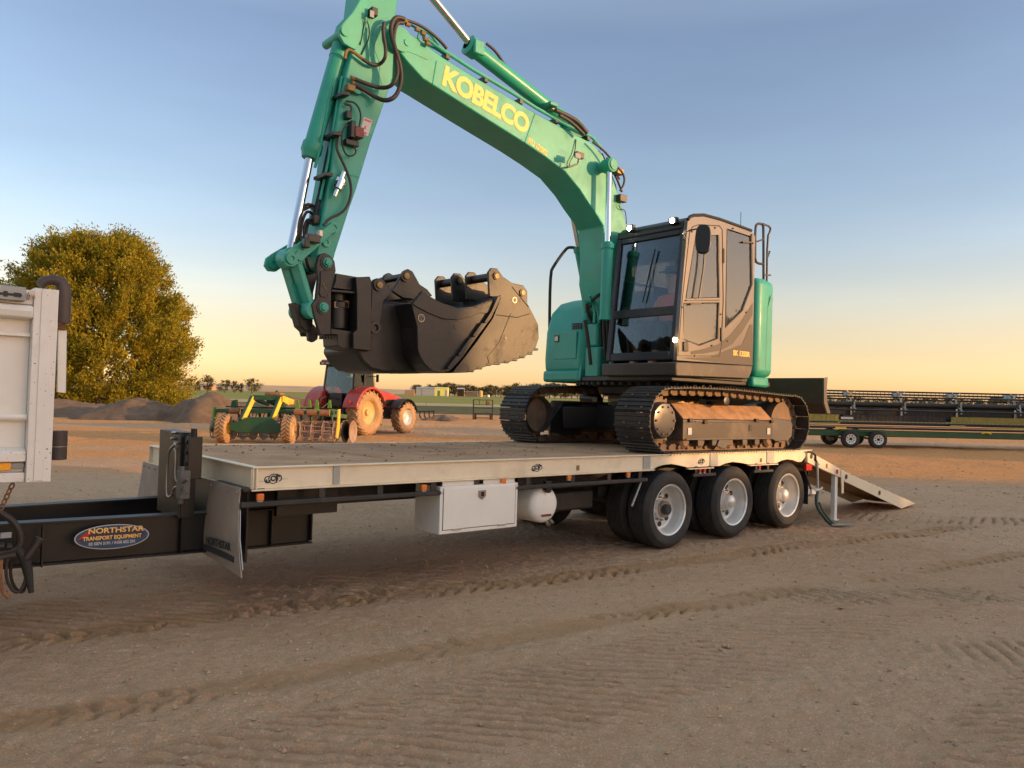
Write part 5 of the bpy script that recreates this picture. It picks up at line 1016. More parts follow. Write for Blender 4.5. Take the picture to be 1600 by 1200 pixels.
# boom foot brackets, hose bundle beside the cab
for v in (1.19, 1.69): MB().prism([(4.95,v,.82),(5.7,v,.82),(5.5,v,1.45),(5.25,v,1.45),(5.0,v,1.15)], (0,.04,0)).build('boom_foot_bracket', M['teal_dark'], ex, bevel=.01)
for k, pts in enumerate(([(925,470),(938,458),(946,462),(949,480),(950,520),(951,560)], [(921,480),(930,470),(940,476),(938,500),(940,560)], [(916,470),(918,490),(928,505),(931,560)], [(948,455),(944,470),(943,500),(946,560)], [(914,500),(919,530),(923,570)])): hose([(x,y,1.35+.11*(k % 3)) for x, y in pts], .022, 'swing_hose', ex)
for pts in ([(914,474),(919,472),(927,474),(929,490),(928,505)], [(921,462),(930,472),(934,480),(936,505)], [(950,478),(943,484),(942,500)]): MB().tube([P(x,y,1.38) for x, y in pts], .017, 7, sub=2).build('rigid_pipe', M['teal_dark'], ex)
MB().box(4.99,5.25,1.40,1.66,.82,1.25).box(5.0,5.3,1.45,1.65,1.25,1.55).build('valve_cover', M['teal_dark'], ex, bevel=.03)
# bucket cylinder, links
c0, c1 = P(540,49,VC), P(485,240,VC); ax = (c1-c0).normalized(); L = (c1-c0).length; pin = P(452,404,VC)
MB().lathe(c0, ax, [(-.10,.001),(-.09,.06),(.0,.095),(.09,.095),(.10,.086),(.30,.086),(.30,.082),(L-.10,.080),(L-.10,.095),(L-.02,.098),(L,.085),(L+.05,.07),(L+.05,.03)], 26).build('bucket_cylinder', M['teal_dark'], ex, smooth=40)
MB().cyl(c1, pin, .040, 16).build('piston_rod', M['chrome'], ex, smooth=60); MB().tube([P(527,95,1.39),P(513,160,1.37),P(500,232,1.37),P(492,262,1.4)], .014, 7).build('rigid_pipe', M['teal_dark'], ex)
MB().cyl(Vector((pin.x,AN-.075,pin.z)), Vector((pin.x,AF+.075,pin.z)), .045, 18).build('link_pin', M['teal_dark'], ex); MB().cyl(Vector((pin.x,VC-.09,pin.z)), Vector((pin.x,VC+.09,pin.z)), .095, 22).build('rod_eye', M['teal_dark'], ex)
LN = AN-.055
for v in (LN, AF+.015):
    a, b_ = P(455,404,v), P(519,357,v) if v == LN else None
    if b_ is None: a = Vector((a0.x, v, a0.z)); b_ = Vector((b0.x, v, b0.z))
    else: a0, b0 = a, b_
    o = MB(); d = (b_-a); t = d.normalized(); s = t.cross(Vector((0,1,0))); 
    o.prism([a+s*.075+t*.06, a+s*.075-t*.02, a+s*.03-t*.078, a-s*.03-t*.078, a-s*.075-t*.02, a-s*.075+t*.06, b_-s*.042-t*.03, b_-s*.045+t*.03, b_+s*.045+t*.03, b_+s*.042-t*.03], (0,.04,0)); o.build('side_link', M['teal'], ex, bevel=.006)
    MB().lathe(a+Vector((0,-.001,0)), (0,-1,0), [(0,.052),(.022,.052),(.022,.022),(.012,.02),(.012,.001)], 20).build('pin_boss', M['teal_dark'], ex)
lp = P(477,486,VC); d = (lp-pin)
for v in (VC-.13, VC+.07): MB().bar(pin+Vector((0,v-VC+.03,0))+d*.04, lp+Vector((0,v-VC+.03,0)), .06, .15, (0,1,0)).build('bucket_link', M['teal_dark'], ex, bevel=.012)
MB().cyl(lp-Vector((0,.19,0)), lp+Vector((0,.19,0)), .085, 20).bar(pin+d*.45, lp, .14, .05, (0,1,0)).build('bucket_link', M['teal_dark'], ex, bevel=.008)
mod(486,374,10,8,.07,M['brown_dark'],'control_module',ex,LN-.01,.008); mod(497,366,3,6,.06,M['steel'],'module_connector',ex,LN-.012); mod(475,381,4,8,.07,M['black'],'module_connector',ex,LN-.01)
for pts in ([(492,336),(495,326),(484,318),(474,322),(468,345),(465,372),(459,388)], [(494,345),(487,332),(478,330),(471,350),(469,375)], [(490,352),(484,342),(478,345),(474,362),(478,385),(483,400)], [(489,350),(492,330),(486,322),(474,328)], [(486,345),(479,352),(476,390),(480,415),(486,425)]): hose([(x,y,1.40+.02*(x % 4)) for x, y in pts], .014, 'hitch_hose', ex)
mod(489,345,5,8,.09,M['black'],'pipe_manifold',ex,1.42)

# ---- tilting hitch and the wide bucket
HN = AN-.045
hit_px = [(499,398),(507,395),(516,399),(523,408),(525,423),(518,452),(517,523),(500,523),(490,490),(487,476),(494,466),(497,435),(494,414)]
HP = PL(hit_px, HN)
for v in (HN, AF+.005): MB().prism([Vector((p.x, v, p.z)) for p in HP], (0,.04,0)).build('hitch_side_plate', M['bucket_black'], ex, bevel=.006)
MB().prism([Vector((p.x, HN-.012, p.z)) for p in PL([(500,424),(518,421),(521,430),(514,456),(508,465),(501,464),(498,458),(500,440)], HN)], (0,.0118,0)).build('hitch_emboss', M['bucket_black'], ex, bevel=.004)
for px, py in ((511,410.5),(505,480.5)): MB().lathe(P(px,py,HN), (0,-1,0), [(0,.046),(.02,.046),(.02,.033),(.045,.031),(.047,.001)], 22).build('hitch_pin', M['teal_dark'], ex, smooth=40); MB().lathe(P(px,py,HN), (0,-1,0), [(0,.066),(.008,.066),(.008,.047)], 22).build('pin_collar', M['black'], ex); p = P(px, py, HN); MB().cyl(p, p+Vector((0,AF-HN+.06,0)), .038, 14).build('hitch_pin', M['teal_dark'], ex)
em = P(509,446,HN-.013); MB().tube([em+Vector((.022*cos(a)+.01*sin(2*a), -.001, .034*sin(a))) for a in np.linspace(.4, 5.4, 14)], .004, 5).build('emblem', M['brass'], ex)
MB().slab([(459,472),(480,480),(488,500),(488,508),(485,517),(479,519),(469,510)], 1.37, 1.51).build('hitch_hook', M['bucket_black'], ex, bevel=.012)
MB().slab([(481,512),(490,506),(498,516),(497,530),(490,535),(483,532)], VC-.03, VC+.03).build('lifting_eye', M['bucket_black'], ex, bevel=.01); 
HB = lambda pts, v0, v1, nm, m='bucket_black', bv=.006: MB().slab(pts, v0, v1).build(nm, M[m], ex, bevel=bv)
HB([(520,450),(556,455),(556,452),(578,452),(578,438),(560,433),(525,427),(524,440)], 1.3, 1.56, 'hitch_top_frame')
HB([(518,452),(580,457),(580,461),(518,456)], 1.26, 1.6, 'hitch_plate'); HB([(517,513),(552,518),(552,527),(517,522)], 1.28, 1.58, 'hitch_plate'); HB([(527,522),(576,527),(576,549),(534,544),(528,540)], 1.28, 1.58, 'hitch_foot')
a, b_ = P(534,458,1.34), P(533,516,1.34); tl = MB().lathe(b_+Vector((0,.10,0)), a-b_, [(0,.10),(.02,.118),(.06,.12),((a-b_).length*.62,.118),((a-b_).length*.62,.13),((a-b_).length*.75,.13),((a-b_).length*.8,.105),((a-b_).length,.105)], 28).build('tilt_motor', M['black'], ex, smooth=35)
MB().slab([(522.5,471),(545,470),(545,481),(522.5,481)], 1.328, 1.334).build('motor_label', M['brass'], ex)
for x in (526,531,536,541): MB().slab([(x,473),(x+2.6,473),(x+2.6,479),(x,479)], 1.3245, 1.3275).build('label_print', M['print_dark'], ex)
HB([(556,433),(578,432),(581,440),(580,548),(552,545),(552,520),(558,515),(558,460)], 1.22, 1.66, 'tilt_bracket')
mb = MB()
for k in range(5): p = P(501+k*4.5, 525, HN+.04); mb.cyl(p, p-Vector((0,0,.03)), .014, 8)
mb.build('hitch_bolts', M['black'], ex)
BN, BF = 1., 2.
b1 = [(643,474),(650,466),(660,454.5),(670,462),(690,473),(716,481),(740,478.5),(765,469),(783,461),(781,470),(768,497),(742,532),(722,560),(703,580),(690,583),(676,580),(664,569),(656,556),(653,545),(652,511)]
shellpx = [(643,474),(652,511),(653,545),(656,556),(664,569),(676,580),(690,583),(703,580),(722,560),(742,532),(768,497),(782,464)]
bk = MB().slab(b1, BN, BN+.035).slab(b1, BF-.035, BF)
def shellmesh(px, v0, v1, th, centre):
    a = PL(px, v0); c = Vector((sum(p.x for p in a)/len(a), 0, sum(p.z for p in a)/len(a))); mb = MB()
    ins = [p+Vector((c.x-p.x, 0, c.z-p.z)).normalized()*th for p in a]
    for i in range(len(a)-1): mb.prism([a[i], a[i+1], ins[i+1], ins[i]], (0, v1-v0, 0))
    return mb
bucket = bk.build('digging_bucket', M['bucket_black'], ex, bevel=.006); OFF[bucket.name] = Vector(EO)
SB_ = PL(shellpx, BN+.0352); SB_ = [Vector((p.x, p.y, p.z)) for p in PL(shellpx, BN)]
mb = MB(); cx = sum(p.x for p in SB_)/len(SB_); cz = sum(p.z for p in SB_)/len(SB_)
ins = [p+Vector((cx-p.x, 0, cz-p.z)).normalized()*.02 for p in SB_]
for i in range(len(SB_)-1): mb.prism([q_+Vector((0,.0352,0)) for q_ in (SB_[i], SB_[i+1], ins[i+1], ins[i])], (0, BF-BN-.0704, 0))
mb.build('bucket_shell', M['bucket_black'], bucket, smooth=25)
wear = [(645,475),(660,456),(671,464),(690,475),(716,483),(741,480.5),(766,471),(781,463.5),(766,487),(760,489.5),(750,489),(738,494),(716,500),(693,498),(670,489),(653,480)]
MB().slab(wear, BN-.014, BN-.0002).build('wear_plate', M['bucket_black'], bucket, bevel=.003)
mb = MB().slab([(783,462),(770,488),(760,505),(757,503),(768,486),(778,463)], BN-.05, BN+.03).slab([(756,506),(742,527),(739,524),(753,504)], BN-.05, BN+.03).slab([(739,529),(720,556),(716,554),(736,526)], BN-.05, BN+.03).slab([(717,558),(703,577),(699,575),(713,556)], BN-.05, BN+.03); mb.build('cutting_edge', M['bucket_black'], bucket, bevel=.004)
def roundel(px, py, v, r, m, par, nm='emblem'):
    c = P(px, py, v); MB().lathe(c, (0,-1,0), [(0,r),(.003,r),(.003,.001)], 20).build(nm, M['black'], par)
    if m is not M['black']: MB().lathe(c-Vector((0,.0032,0)), (0,-1,0), [(0,r*.92),(.002,r*.92),(.002,r*.80),(.0,r*.78)], 20).tube([c+Vector((r*.3*cos(a)+.1*r*sin(2*a),-.005,r*.5*sin(a))) for a in np.linspace(.5,5.3,9)], r*.09, 5).build('emblem_print', m, par)
roundel(658,497,BN-.001,.042,M['steel'],bucket)
roundel(712,511,BN-.001,.020,M['black'],bucket,'drain_hole')
# hinge ears of the wide bucket
def ear(px, v, th, par, m='bucket_black'): return MB().slab(px, v, v+th).build('bucket_ear', M[m], par, bevel=.008)
ear1 = [(581,447),(584,437),(590,434.5),(599,436),(606,445),(614,457),(600,470),(596,500),(590,518),(582,520),(577,505),(580,480)]
E1 = PL(ear1, 1.24)
for v in (1.24, 1.60): MB().prism([Vector((p.x, v, p.z)) for p in E1], (0,.045,0)).build('bucket_ear', M['bucket_black'], bucket, bevel=.008)
ear2 = [(612,454),(620,443),(626,432),(632,423),(638,420),(645,424),(650,433),(656,444),(668,452),(676,462),(660,470),(630,466)]
E2 = PL(ear2, 1.24)
for v in (1.24, 1.60): MB().prism([Vector((p.x, v, p.z)) for p in E2], (0,.045,0)).build('bucket_ear', M['bucket_black'], bucket, bevel=.008)
for px, py in ((597.5,446.5),(639.5,432.5),(591.5,513)):
    c = P(px-6, py-1, 1.235); MB().lathe(c, (0,-1,0), [(-.46,.034),(0,.034),(.0,.058),(.016,.058),(.016,.034)], 20).build('bucket_pin', M['black'], bucket, smooth=40)
    if py < 500: MB().lathe(c-Vector((0,.0165,0)), (0,-1,0), [(0,.033),(.016,.031),(.018,.001)], 16).build('pin_end', M['brass'], bucket, smooth=40)
MB().slab([(575,520),(585,500),(600,480),(604,470),(655,462),(645,476),(652,511),(651,548),(600,556),(592,562),(560,550)], 1.4, 1.44).build('bucket_gusset', M['bucket_black'], bucket)
# back of the wide bucket toward the hitch
bb = PL([(584,466),(600,464),(645,470),(652,511),(654,548),(667,573),(690,583),(610,582.5),(575,578),(556,568),(540,545),(560,500)], BN+.40)
MB().slab([(590,470),(644,474),(652,511),(653,545),(664,569),(690,583),(640,583),(600,583),(580,578),(566,566),(556,548),(570,500)], BN+.30, BF).build('bucket_back', M['bucket_black'], bucket, bevel=.03, seg=3)
# ---- nested narrow buckets riding in the wide one
def nested(v0, wdt, label, dpx, full):
    base = PL([(0,0)], v0)[0]
    nb = thing('narrow_bucket', label, 'bucket', tframe(*P(790,520,v0)), off=P(790,520,v0))
    prof = [(763,425),(768,418.5),(777,419.5),(786,432),(800,442),(818,446),(824,455),(824,474),(831,487),(841,507),(842,528),(836,547),(819,558),(795,566),(764,571),(732,582),(706,583),(722,563),(745,533),(770,497),(782,466),(765,463)]
    pr = PL([(x, y) for x, y in prof], 1.06); sh = dpx
    pts = [Vector((p.x+sh.x, v0, p.z+sh.z)) for p in pr]
    mb = MB().prism(pts, (0,.03,0)).prism([p+Vector((0,wdt-.03,0)) for p in pts], (0,.03,0)); s = mb.build('side_plates', M['bucket_black'], nb, bevel=.006)
    mb = MB(); cx = sum(p.x for p in pts)/len(pts); cz = sum(p.z for p in pts)/len(pts); idx = range(7, 17)
    for i in idx:
        if i+1 >= len(pts): break
        a, b_ = pts[i], pts[i+1]; ia, ib = [p+Vector((cx-p.x, 0, cz-p.z)).normalized()*.02 for p in (a, b_)]; mb.prism([p+Vector((0,.0302,0)) for p in (a, b_, ib, ia)], (0, wdt-.0604, 0))
    mb.build('bucket_shell', M['bucket_black'], nb, smooth=25)
    for px, py in ((775,431.5),(816,457.5)):
        c = PL([(px,py)], 1.06)[0]; c = Vector((c.x+sh.x, v0-.001, c.z+sh.z)); MB().lathe(c, (0,-1,0), [(-wdt,.032),(0,.032),(.0,.042),(.012,.042),(.012,.03)], 18).build('bucket_pin', M['bucket_black'], nb, smooth=40); MB().lathe(c-Vector((0,.0125,0)), (0,-1,0), [(0,.029),(.008,.027),(.009,.001)], 16).build('pin_end', M['brass'], nb, smooth=40)
        MB().cyl(c+Vector((0,.035,0)), c+Vector((0,wdt-.035,0)), .045, 16).build('pin_sleeve', M['bucket_black'], nb)
    if full:
        roundel(804,469,v0-.001,.034,M['steel'],nb); roundel(790,528,v0-.001,.018,M['black'],nb,'drain_hole')
        MB().tube([P(800,448,v0-.002),P(826,480,v0-.002)], .004, 5).tube([P(775,492,v0-.002),P(808,496,v0-.002),P(828,490,v0-.002)], .004, 5).tube([P(798,490,v0-.002),P(780,535,v0-.002),P(762,558,v0-.002),P(764,567,v0-.002)], .004, 5).build('weld_seam', M['bucket_black'], nb)
        mb = MB()
        for k, (x, y) in enumerate(((836,547),(827,553),(815,559),(803,563),(790,567),(776,569),(762,571),(748,576),(735,581))): p = P(x, y, v0+.02); mb.box(p.x-.035-.01*(k%3),p.x+.03,v0-.003,v0+.05,p.z-.004-.004*(k%2),p.z+.02)
        mb.build('edge_teeth', M['bucket_black'], nb, bevel=.006)
    return nb
nested(1.06, .42, 'right-hand black digging bucket with round badge nested against the wide bucket', Vector((0,0,0)), True)
tgt = P(717.5,439,1.62); ref = P(775,431.5,1.06); nested(1.62, .34, 'middle narrow black bucket of which only the pinned ears show above the rim', Vector((tgt.x-ref.x, 0, tgt.z-ref.z)), False)
# ---- operator in the cab
op = thing('person', 'seated excavator operator in dark cap and orange shirt behind the windscreen', 'person', tframe(5.45,.60,1.34), off=(5.45,.60,1.34))
def skin_body(name, verts, edges, rad, m, parent, root=0, sub=2):
    me = bpy.data.meshes.new(name); me.from_pydata([Vector(v)-OFF[parent.name] for v in verts], edges, []); o = bpy.data.objects.new(name, me); COL.objects.link(o); o.parent = parent
    s = o.modifiers.new('skin', 'SKIN'); o.modifiers.new('smooth', 'SUBSURF').levels = sub; o.modifiers['smooth'].render_levels = sub
    for i, r in enumerate(rad): me.skin_vertices[0].data[i].radius = (r, r); me.skin_vertices[0].data[i].use_root = (i == root)
    me.materials.append(m)
    for md in o.modifiers: pass
    return o
u, v, w = 5.45, .60, 1.36
V_ = [(u,v,w+.06),(u-.01,v,w+.22),(u-.01,v,w+.40),(u-.02,v,w+.52),(u-.03,v,w+.60),(u-.05,v,w+.70),(u-.06,v,w+.78)]
R_ = [.15,.145,.16,.10,.055,.085,.075]; E_ = [(0,1),(1,2),(2,3),(3,4),(4,5),(5,6)]
for s in (-1, 1):
    b_ = len(V_); V_ += [(u-.01,v+s*.19,w+.45),(u-.10,v+s*.26,w+.22),(u-.34,v+s*.29,w+.24),(u-.42,v+s*.29,w+.27)]; R_ += [.07,.052,.042,.035]; E_ += [(2,b_),(b_,b_+1),(b_+1,b_+2),(b_+2,b_+3)]
    h = b_+3
    for k in range(5):
        f = len(V_); yy = s*.29+(k-2)*.019; V_ += [(u-.46,v+yy,w+.285-.006*abs(k-2)),(u-.49+.006*abs(k-1.5),v+yy,w+.265),(u-.48,v+yy,w+.24)] if k < 4 else [(u-.44,v+s*.25,w+.27),(u-.465,v+s*.245,w+.255),(u-.475,v+s*.25,w+.24)]; R_ += [.011,.0095,.008]; E_ += [(h,f),(f,f+1),(f+1,f+2)]
    b_ = len(V_); V_ += [(u-.05,v+s*.10,w+.03),(u-.46,v+s*.14,w+.10),(u-.52,v+s*.14,w-.30),(u-.62,v+s*.14,w-.36)]; R_ += [.09,.065,.05,.04]; E_ += [(0,b_),(b_,b_+1),(b_+1,b_+2),(b_+2,b_+3)]
bd = skin_body('body', V_, E_, R_, M['skin'], op)
sv = MB(); hc = Vector((u-.055,v,w+.755))
sv.lathe(hc+Vector((0,0,.03)), (0,0,1), [(0,.100),(.04,.098),(.08,.07),(.095,.001)], 20).prism([hc+Vector((-.07,-.08,.03)),hc+Vector((-.19,-.06,.015)),hc+Vector((-.19,.06,.015)),hc+Vector((-.07,.08,.03))], (0,0,.012)); sv.build('cap', M['cloth_dark'], op)
fc = MB(); fx = hc.x-.085
for s in (-1, 1): fc.lathe((fx+.012,v+s*.032,hc.z-.005), (-1,0,0), [(0,.012),(.006,.009),(.008,.001)], 10).lathe((hc.x+.01,v+s*.078,hc.z-.02), (0,s,0), [(0,.026),(.012,.022),(.014,.001)], 10)
fc.prism([(fx,v-.012,hc.z-.045),(fx-.022,v,hc.z-.045),(fx,v+.012,hc.z-.045),(fx,v,hc.z+.01)], (0,0,.004)).box(fx-.004,fx+.01,v-.025,v+.025,hc.z-.075,hc.z-.067); fc.build('face', M['skin'], op)
tor = skin_body('shirt', [(u,v,w+.05),(u-.01,v,w+.22),(u-.01,v,w+.41),(u-.015,v,w+.50),(u-.01,v+.19,w+.455),(u-.08,v+.255,w+.27),(u-.01,v-.19,w+.455),(u-.08,v-.255,w+.27)], [(0,1),(1,2),(2,3),(2,4),(4,5),(2,6),(6,7)], [.165,.165,.185,.10,.088,.066,.088,.066], M['shirt'], op)
lg = skin_body('trousers', [(u,v,w+.06)]+[q_ for s in (-1, 1) for q_ in ((u-.06,v+s*.10,w+.04),(u-.46,v+s*.14,w+.105),(u-.51,v+s*.14,w-.22))], [(0,1),(1,2),(2,3),(0,4),(4,5),(5,6)], [.155,.105,.08,.066,.105,.08,.066], M['cloth_dark'], op)
WB = ((34, 5.2, 9.6, 3.2), (36, 1.0, 10.5, 3.6), (32, 7.7, 5.4, 1.7), (31, 9.2, 4.75, 2.0), (31, 12.2, 4.15, 1.8), (31, 15.2, 3.9, 1.9), (31, 18.3, 3.7, 1.9), (45, 29.5, 7.3, 3.0), (45, 34.5, 7.5, 3.2))
# ================================================================== red tractor
TH = RD(64)
tr = thing('tractor', 'red farm tractor with dusty yellow-rimmed wheels seen from behind', 'tractor', zrot((-6.55, 30.7, 0), TH-pi/2))   # x to its right, y forward
def ag_tyre(R, wd, rim, m, n, lug, name='tyre', parent=None):
    mb = MB(); mb.lathe((0,0,0),(1,0,0),[(-wd*.46,rim),(-wd*.5,rim+.05),(-wd*.52,(R+rim)/2),(-wd*.48,R-lug*1.6),(-wd*.42,R-lug),(wd*.42,R-lug),(wd*.48,R-lug*1.6),(wd*.52,(R+rim)/2),(wd*.5,rim+.05),(wd*.46,rim)],48)
    for s in (-1, 1):
        for k in range(n):
            a = 2*pi*(k+(.5 if s > 0 else 0))/n; da = 1.5*pi/n; pts = []
            for x, aa, r in ((s*.01,a,R-lug*1.1),(s*wd*.44,a+da,R-lug*1.1),(s*wd*.53,a+da*1.15,R-lug*2.6)): pts.append((x, aa, r))
            vs = []
            for x, aa, r in pts:
                for h in (0, lug*1.15):
                    for t in (-.022, .022): vs.append((x+(s*.01 if h and abs(x) > wd*.5 else 0), (r+h)*cos(aa+t/R*R), (r+h)*sin(aa+t)) if False else (x, (r+h)*cos(aa+t*1.6/R), (r+h)*sin(aa+t*1.6/R)))
            mb.add(vs, [(0,1,5,4),(2,6,7,3),(0,4,6,2),(1,3,7,5),(0,2,3,1),(4,5,9,8),(6,10,11,7),(4,8,10,6),(5,7,11,9),(8,9,11,10)])
    return mb.build(name, m, parent, smooth=30, loc=(0,0,0))
def ag_wheel(par, c, R, wd, rim, m_t, m_r, n, lug, side):
    w = MB(); s = 1
    w.lathe((0,0,0),(1,0,0),[(wd*.44,rim),(wd*.47,rim+.02),(wd*.42,rim-.01),(wd*.22,rim-.04),(wd*.10,rim*.72),(wd*.06,rim*.45),(wd*.10,rim*.42),(wd*.12,rim*.28),(wd*.30,rim*.22),(wd*.31,.001)],36)
    w.lathe((0,0,0),(-1,0,0),[(wd*.46,rim+.01),(wd*.2,rim-.04),(-.02,rim*.8)],28)
    o = w.build('wheel', m_r, par, smooth=40, loc=(0,0,0)); OFF[o.name] = Vector((0,0,0)); o.location = c; ag_tyre(R, wd, rim, m_t, n, lug, parent=o)
    if side < 0: o.rotation_euler = (0, 0, pi)
    return o
for sx in (1, -1):
    ag_wheel(tr, (sx*.95,0,.88), .88, .56, .50, M['tyre_dusty'], M['rim_yellow'], 20, .055, sx); ag_wheel(tr, (sx*.90,2.75,.66), .66, .46, .34, M['tyre_dusty'], M['alloy'] if sx > 0 else M['rim_yellow'], 18, .045, sx)
    def fen(r0, c, w0, w1, a0, a1, th, nm, m):
        A = np.linspace(RD(a0), RD(a1), 14); o = [(c[1]+r0*cos(a)*(1.0), c[2]+r0*sin(a)) for a in A]; i = [(y_-(y_-c[1])*th/r0, z_-(z_-c[2])*th/r0) for y_, z_ in o[::-1]]
        return MB().prism([(w0,y_,z_) for y_, z_ in o+i], (w1-w0,0,0)).build(nm, m, tr, bevel=.03, seg=3)
    x0, x1 = (.62, 1.30) if sx > 0 else (-1.30, -.62)
    fen(1.03, (0,0,.86), x0, x1, 28, 168, .10, 'fender', M['red']); MB().prism([((.60 if sx > 0 else -.66), y_, z_) for y_, z_ in ((-.85,1.15),(-.7,1.62),(-.3,1.80),(.3,1.8),(.75,1.5),(.6,.9),(-.6,.9))], (.06,0,0)).build('fender_inner', M['red'], tr, bevel=.02)
    x0, x1 = (.68, 1.12) if sx > 0 else (-1.12, -.68); fen(.80, (0,2.75,.64), x0, x1, 20, 150, .04, 'front_mudguard', M['black_dusty'])
    MB().box(sx*.95-.05,sx*.95+.05,-1.04,-1.0,1.25,1.35).build('tail_light', M['red_lens'], tr)
MB().box(-.36,.36,-.55,3.0,.62,1.05).box(-.62,.62,-.12,.12,.72,1.05).box(-.6,.6,2.68,2.82,.56,.74).build('transmission', M['black_dusty'], tr, bevel=.05)
bon = [(.95,1.08),(.95,1.78),(1.6,1.80),(2.6,1.66),(3.35,1.48),(3.52,1.30),(3.50,1.0)]
MB().prism([(-.42,y_,z_) for y_, z_ in bon], (.84,0,0)).build('bonnet', M['red'], tr, bevel=.10, seg=4); MB().box(.421,.428,1.2,3.2,1.12,1.38).box(-.428,-.421,1.2,3.2,1.12,1.38).build('bonnet_grille', M['black'], tr)
MB().box(-.35,.35,3.45,3.7,.75,1.05).build('front_weight', M['black_dusty'], tr, bevel=.04)
for y_, z_ in ((0,0),): 
    pl = MB()
    for x in (-.72, .72): pl.bar((x,-.48,1.55),(x*.92,-.36,2.72),.07,.07).bar((x,.95,1.5),(x*.92,.80,2.74),.07,.07).bar((x,.25,1.75),(x*.94,.28,2.74),.05,.06).bar((x,-.48,1.58),(x,.95,1.55),.05,.06)
    pl.bar((-.72,-.48,1.58),(.72,-.48,1.58),.06,.06).bar((-.68,-.37,2.70),(.68,-.37,2.70),.06,.06)
    cabf = pl.build('cab_frame', M['black'], tr)
MB().box(-.72,.72,-.40,.95,.9,1.5).build('cab_base', M['black'], tr, bevel=.04)
MB().box(-.82,.82,-.58,1.05,2.74,2.92).build('cab_roof', M['red'], tr, bevel=.06, seg=3); MB().box(-.80,.80,-.66,-.585,2.70,2.84).build('roof_rear_visor', M['black'], tr, bevel=.02)
for x in (-.62,-.4,.4,.62): MB().box(x-.07,x+.07,-.69,-.6605,2.735,2.805).build('work_lamp', M['lens'], tr)
MB().prism([(-.70,-.475,1.62),(.70,-.475,1.62),(.66,-.37,2.70),(-.66,-.37,2.70)], (0,.006,0)).build('rear_window', M['glass_tractor'], tr, smooth=0)
for x in (-.722,.716): MB().prism([(x,-.42,1.6),(x,.92,1.58),(x*.93,.78,2.7),(x*.93,-.34,2.7)], (.006,0,0)).build('side_window', M['glass_tractor'], tr, smooth=0)
MB().prism([(-.7,.955,1.5),(.7,.955,1.5),(.66,.80,2.72),(-.66,.80,2.72)], (0,.006,0)).build('windscreen', M['glass_tractor'], tr, smooth=0)
MB().box(-.28,.28,.05,.45,1.45,1.62).box(-.25,.25,.0,.12,1.6,2.25).box(-.14,.14,.02,.11,2.27,2.45).box(-.2,.2,.8,.92,1.5,1.85).tube([(.25*cos(a),.62+.06*sin(a),1.92+.2*sin(a)) for a in np.linspace(0,2*pi,15)[:-1]], .018, 6, closed=True).build('seat', M['seat'], tr, bevel=.03)
for s in (-1, 1): MB().tube([(s*.72,.75,2.3),(s*1.05,.62,2.3)], .015, 6).box(s*1.05-.05,s*1.05+.05,.60,.65,2.08,2.38).build('mirror', M['black'], tr)
MB().cyl((.52,1.05,1.1),(.52,1.05,2.45),.055,12).cyl((.52,1.05,1.5),(.52,1.05,2.0),.085,14).cyl((.52,1.05,2.45),(.60,.98,2.52),.055,12).build('exhaust', M['brown_dark'], tr)
MB().box(.36,.75,.35,1.0,.45,.85).build('fuel_tank', M['black_dusty'], tr, bevel=.06); 
for z_ in (.35,.6,.85): MB().box(.70,.95,.95,1.2,z_,z_+.03).build('step', M['black_dusty'], tr)
for x in (-.4,.4): MB().bar((x,-.35,.65),(x*1.05,-1.15,.55),.06,.10).bar((x,-.4,1.15),(x*1.05,-.95,1.10),.05,.08).bar((x*1.02,-.9,1.08),(x*1.05,-1.0,.6),.035,.035).build('lift_arm', M['black_dusty'], tr)
MB().box(-.3,.3,-.62,-.40,1.1,1.6).box(-.45,.45,-.5,-.38,.85,1.2).build('hydraulic_outlets', M['black'], tr, bevel=.02); MB().tube([(-.2,-.6,1.4),(-.3,-1.0,1.5),(-.2,-1.5,1.0)], .02, 6, sub=2).tube([(.1,-.6,1.4),(.15,-1.0,1.35),(.0,-1.5,1.0)], .02, 6, sub=2).build('hydraulic_hose', M['hose'], tr)

# ================================================================== cultivator with roller cages
D0 = gy(402, 692, 24.2); IM = zrot((D0.x, 24.15, 0), RD(2)); cu = thing('cultivator', 'green and yellow disc cultivator with roller cages parked behind the red tractor', 'farm implement', IM)
for x in (-1.02, .98): ag_wheel(cu, (x,0,.45), .45, .30, .20, M['tyre_dusty'], M['rim_yellow'] if x > 0 else M['jd_yellow'], 22, .028, 1)
fr = MB().prism([(x,-.10,z_) for x, z_ in ((-.85,.42),(-.80,.62),(-.45,.72),(-.25,.82),(.45,.82),(.62,.66),(.80,.62),(.80,.40),(.55,.32),(-.55,.32))], (0,.16,0)); fr.build('rear_frame', M['jd_green'], cu, bevel=.02)
def yb(a, b_, w, h): # green bar; sunlight on its right face put in as a yellow strip
    MB().bar(a, b_, w, h).build('upright', M['jd_green'], cu, bevel=.01)
    a, b_ = Vector(a), Vector(b_); MB().bar(a+Vector((w/2+.006,.0,0)), b_+Vector((w/2+.006,.0,0)), .010, h*.9).build('upright_sun_face', M['jd_yellow'], cu)
yb((-.48,-.02,.70), (-.26,.35,1.44), .10, .16); yb((.42,-.02,.70), (.60,.35,1.44), .10, .16)
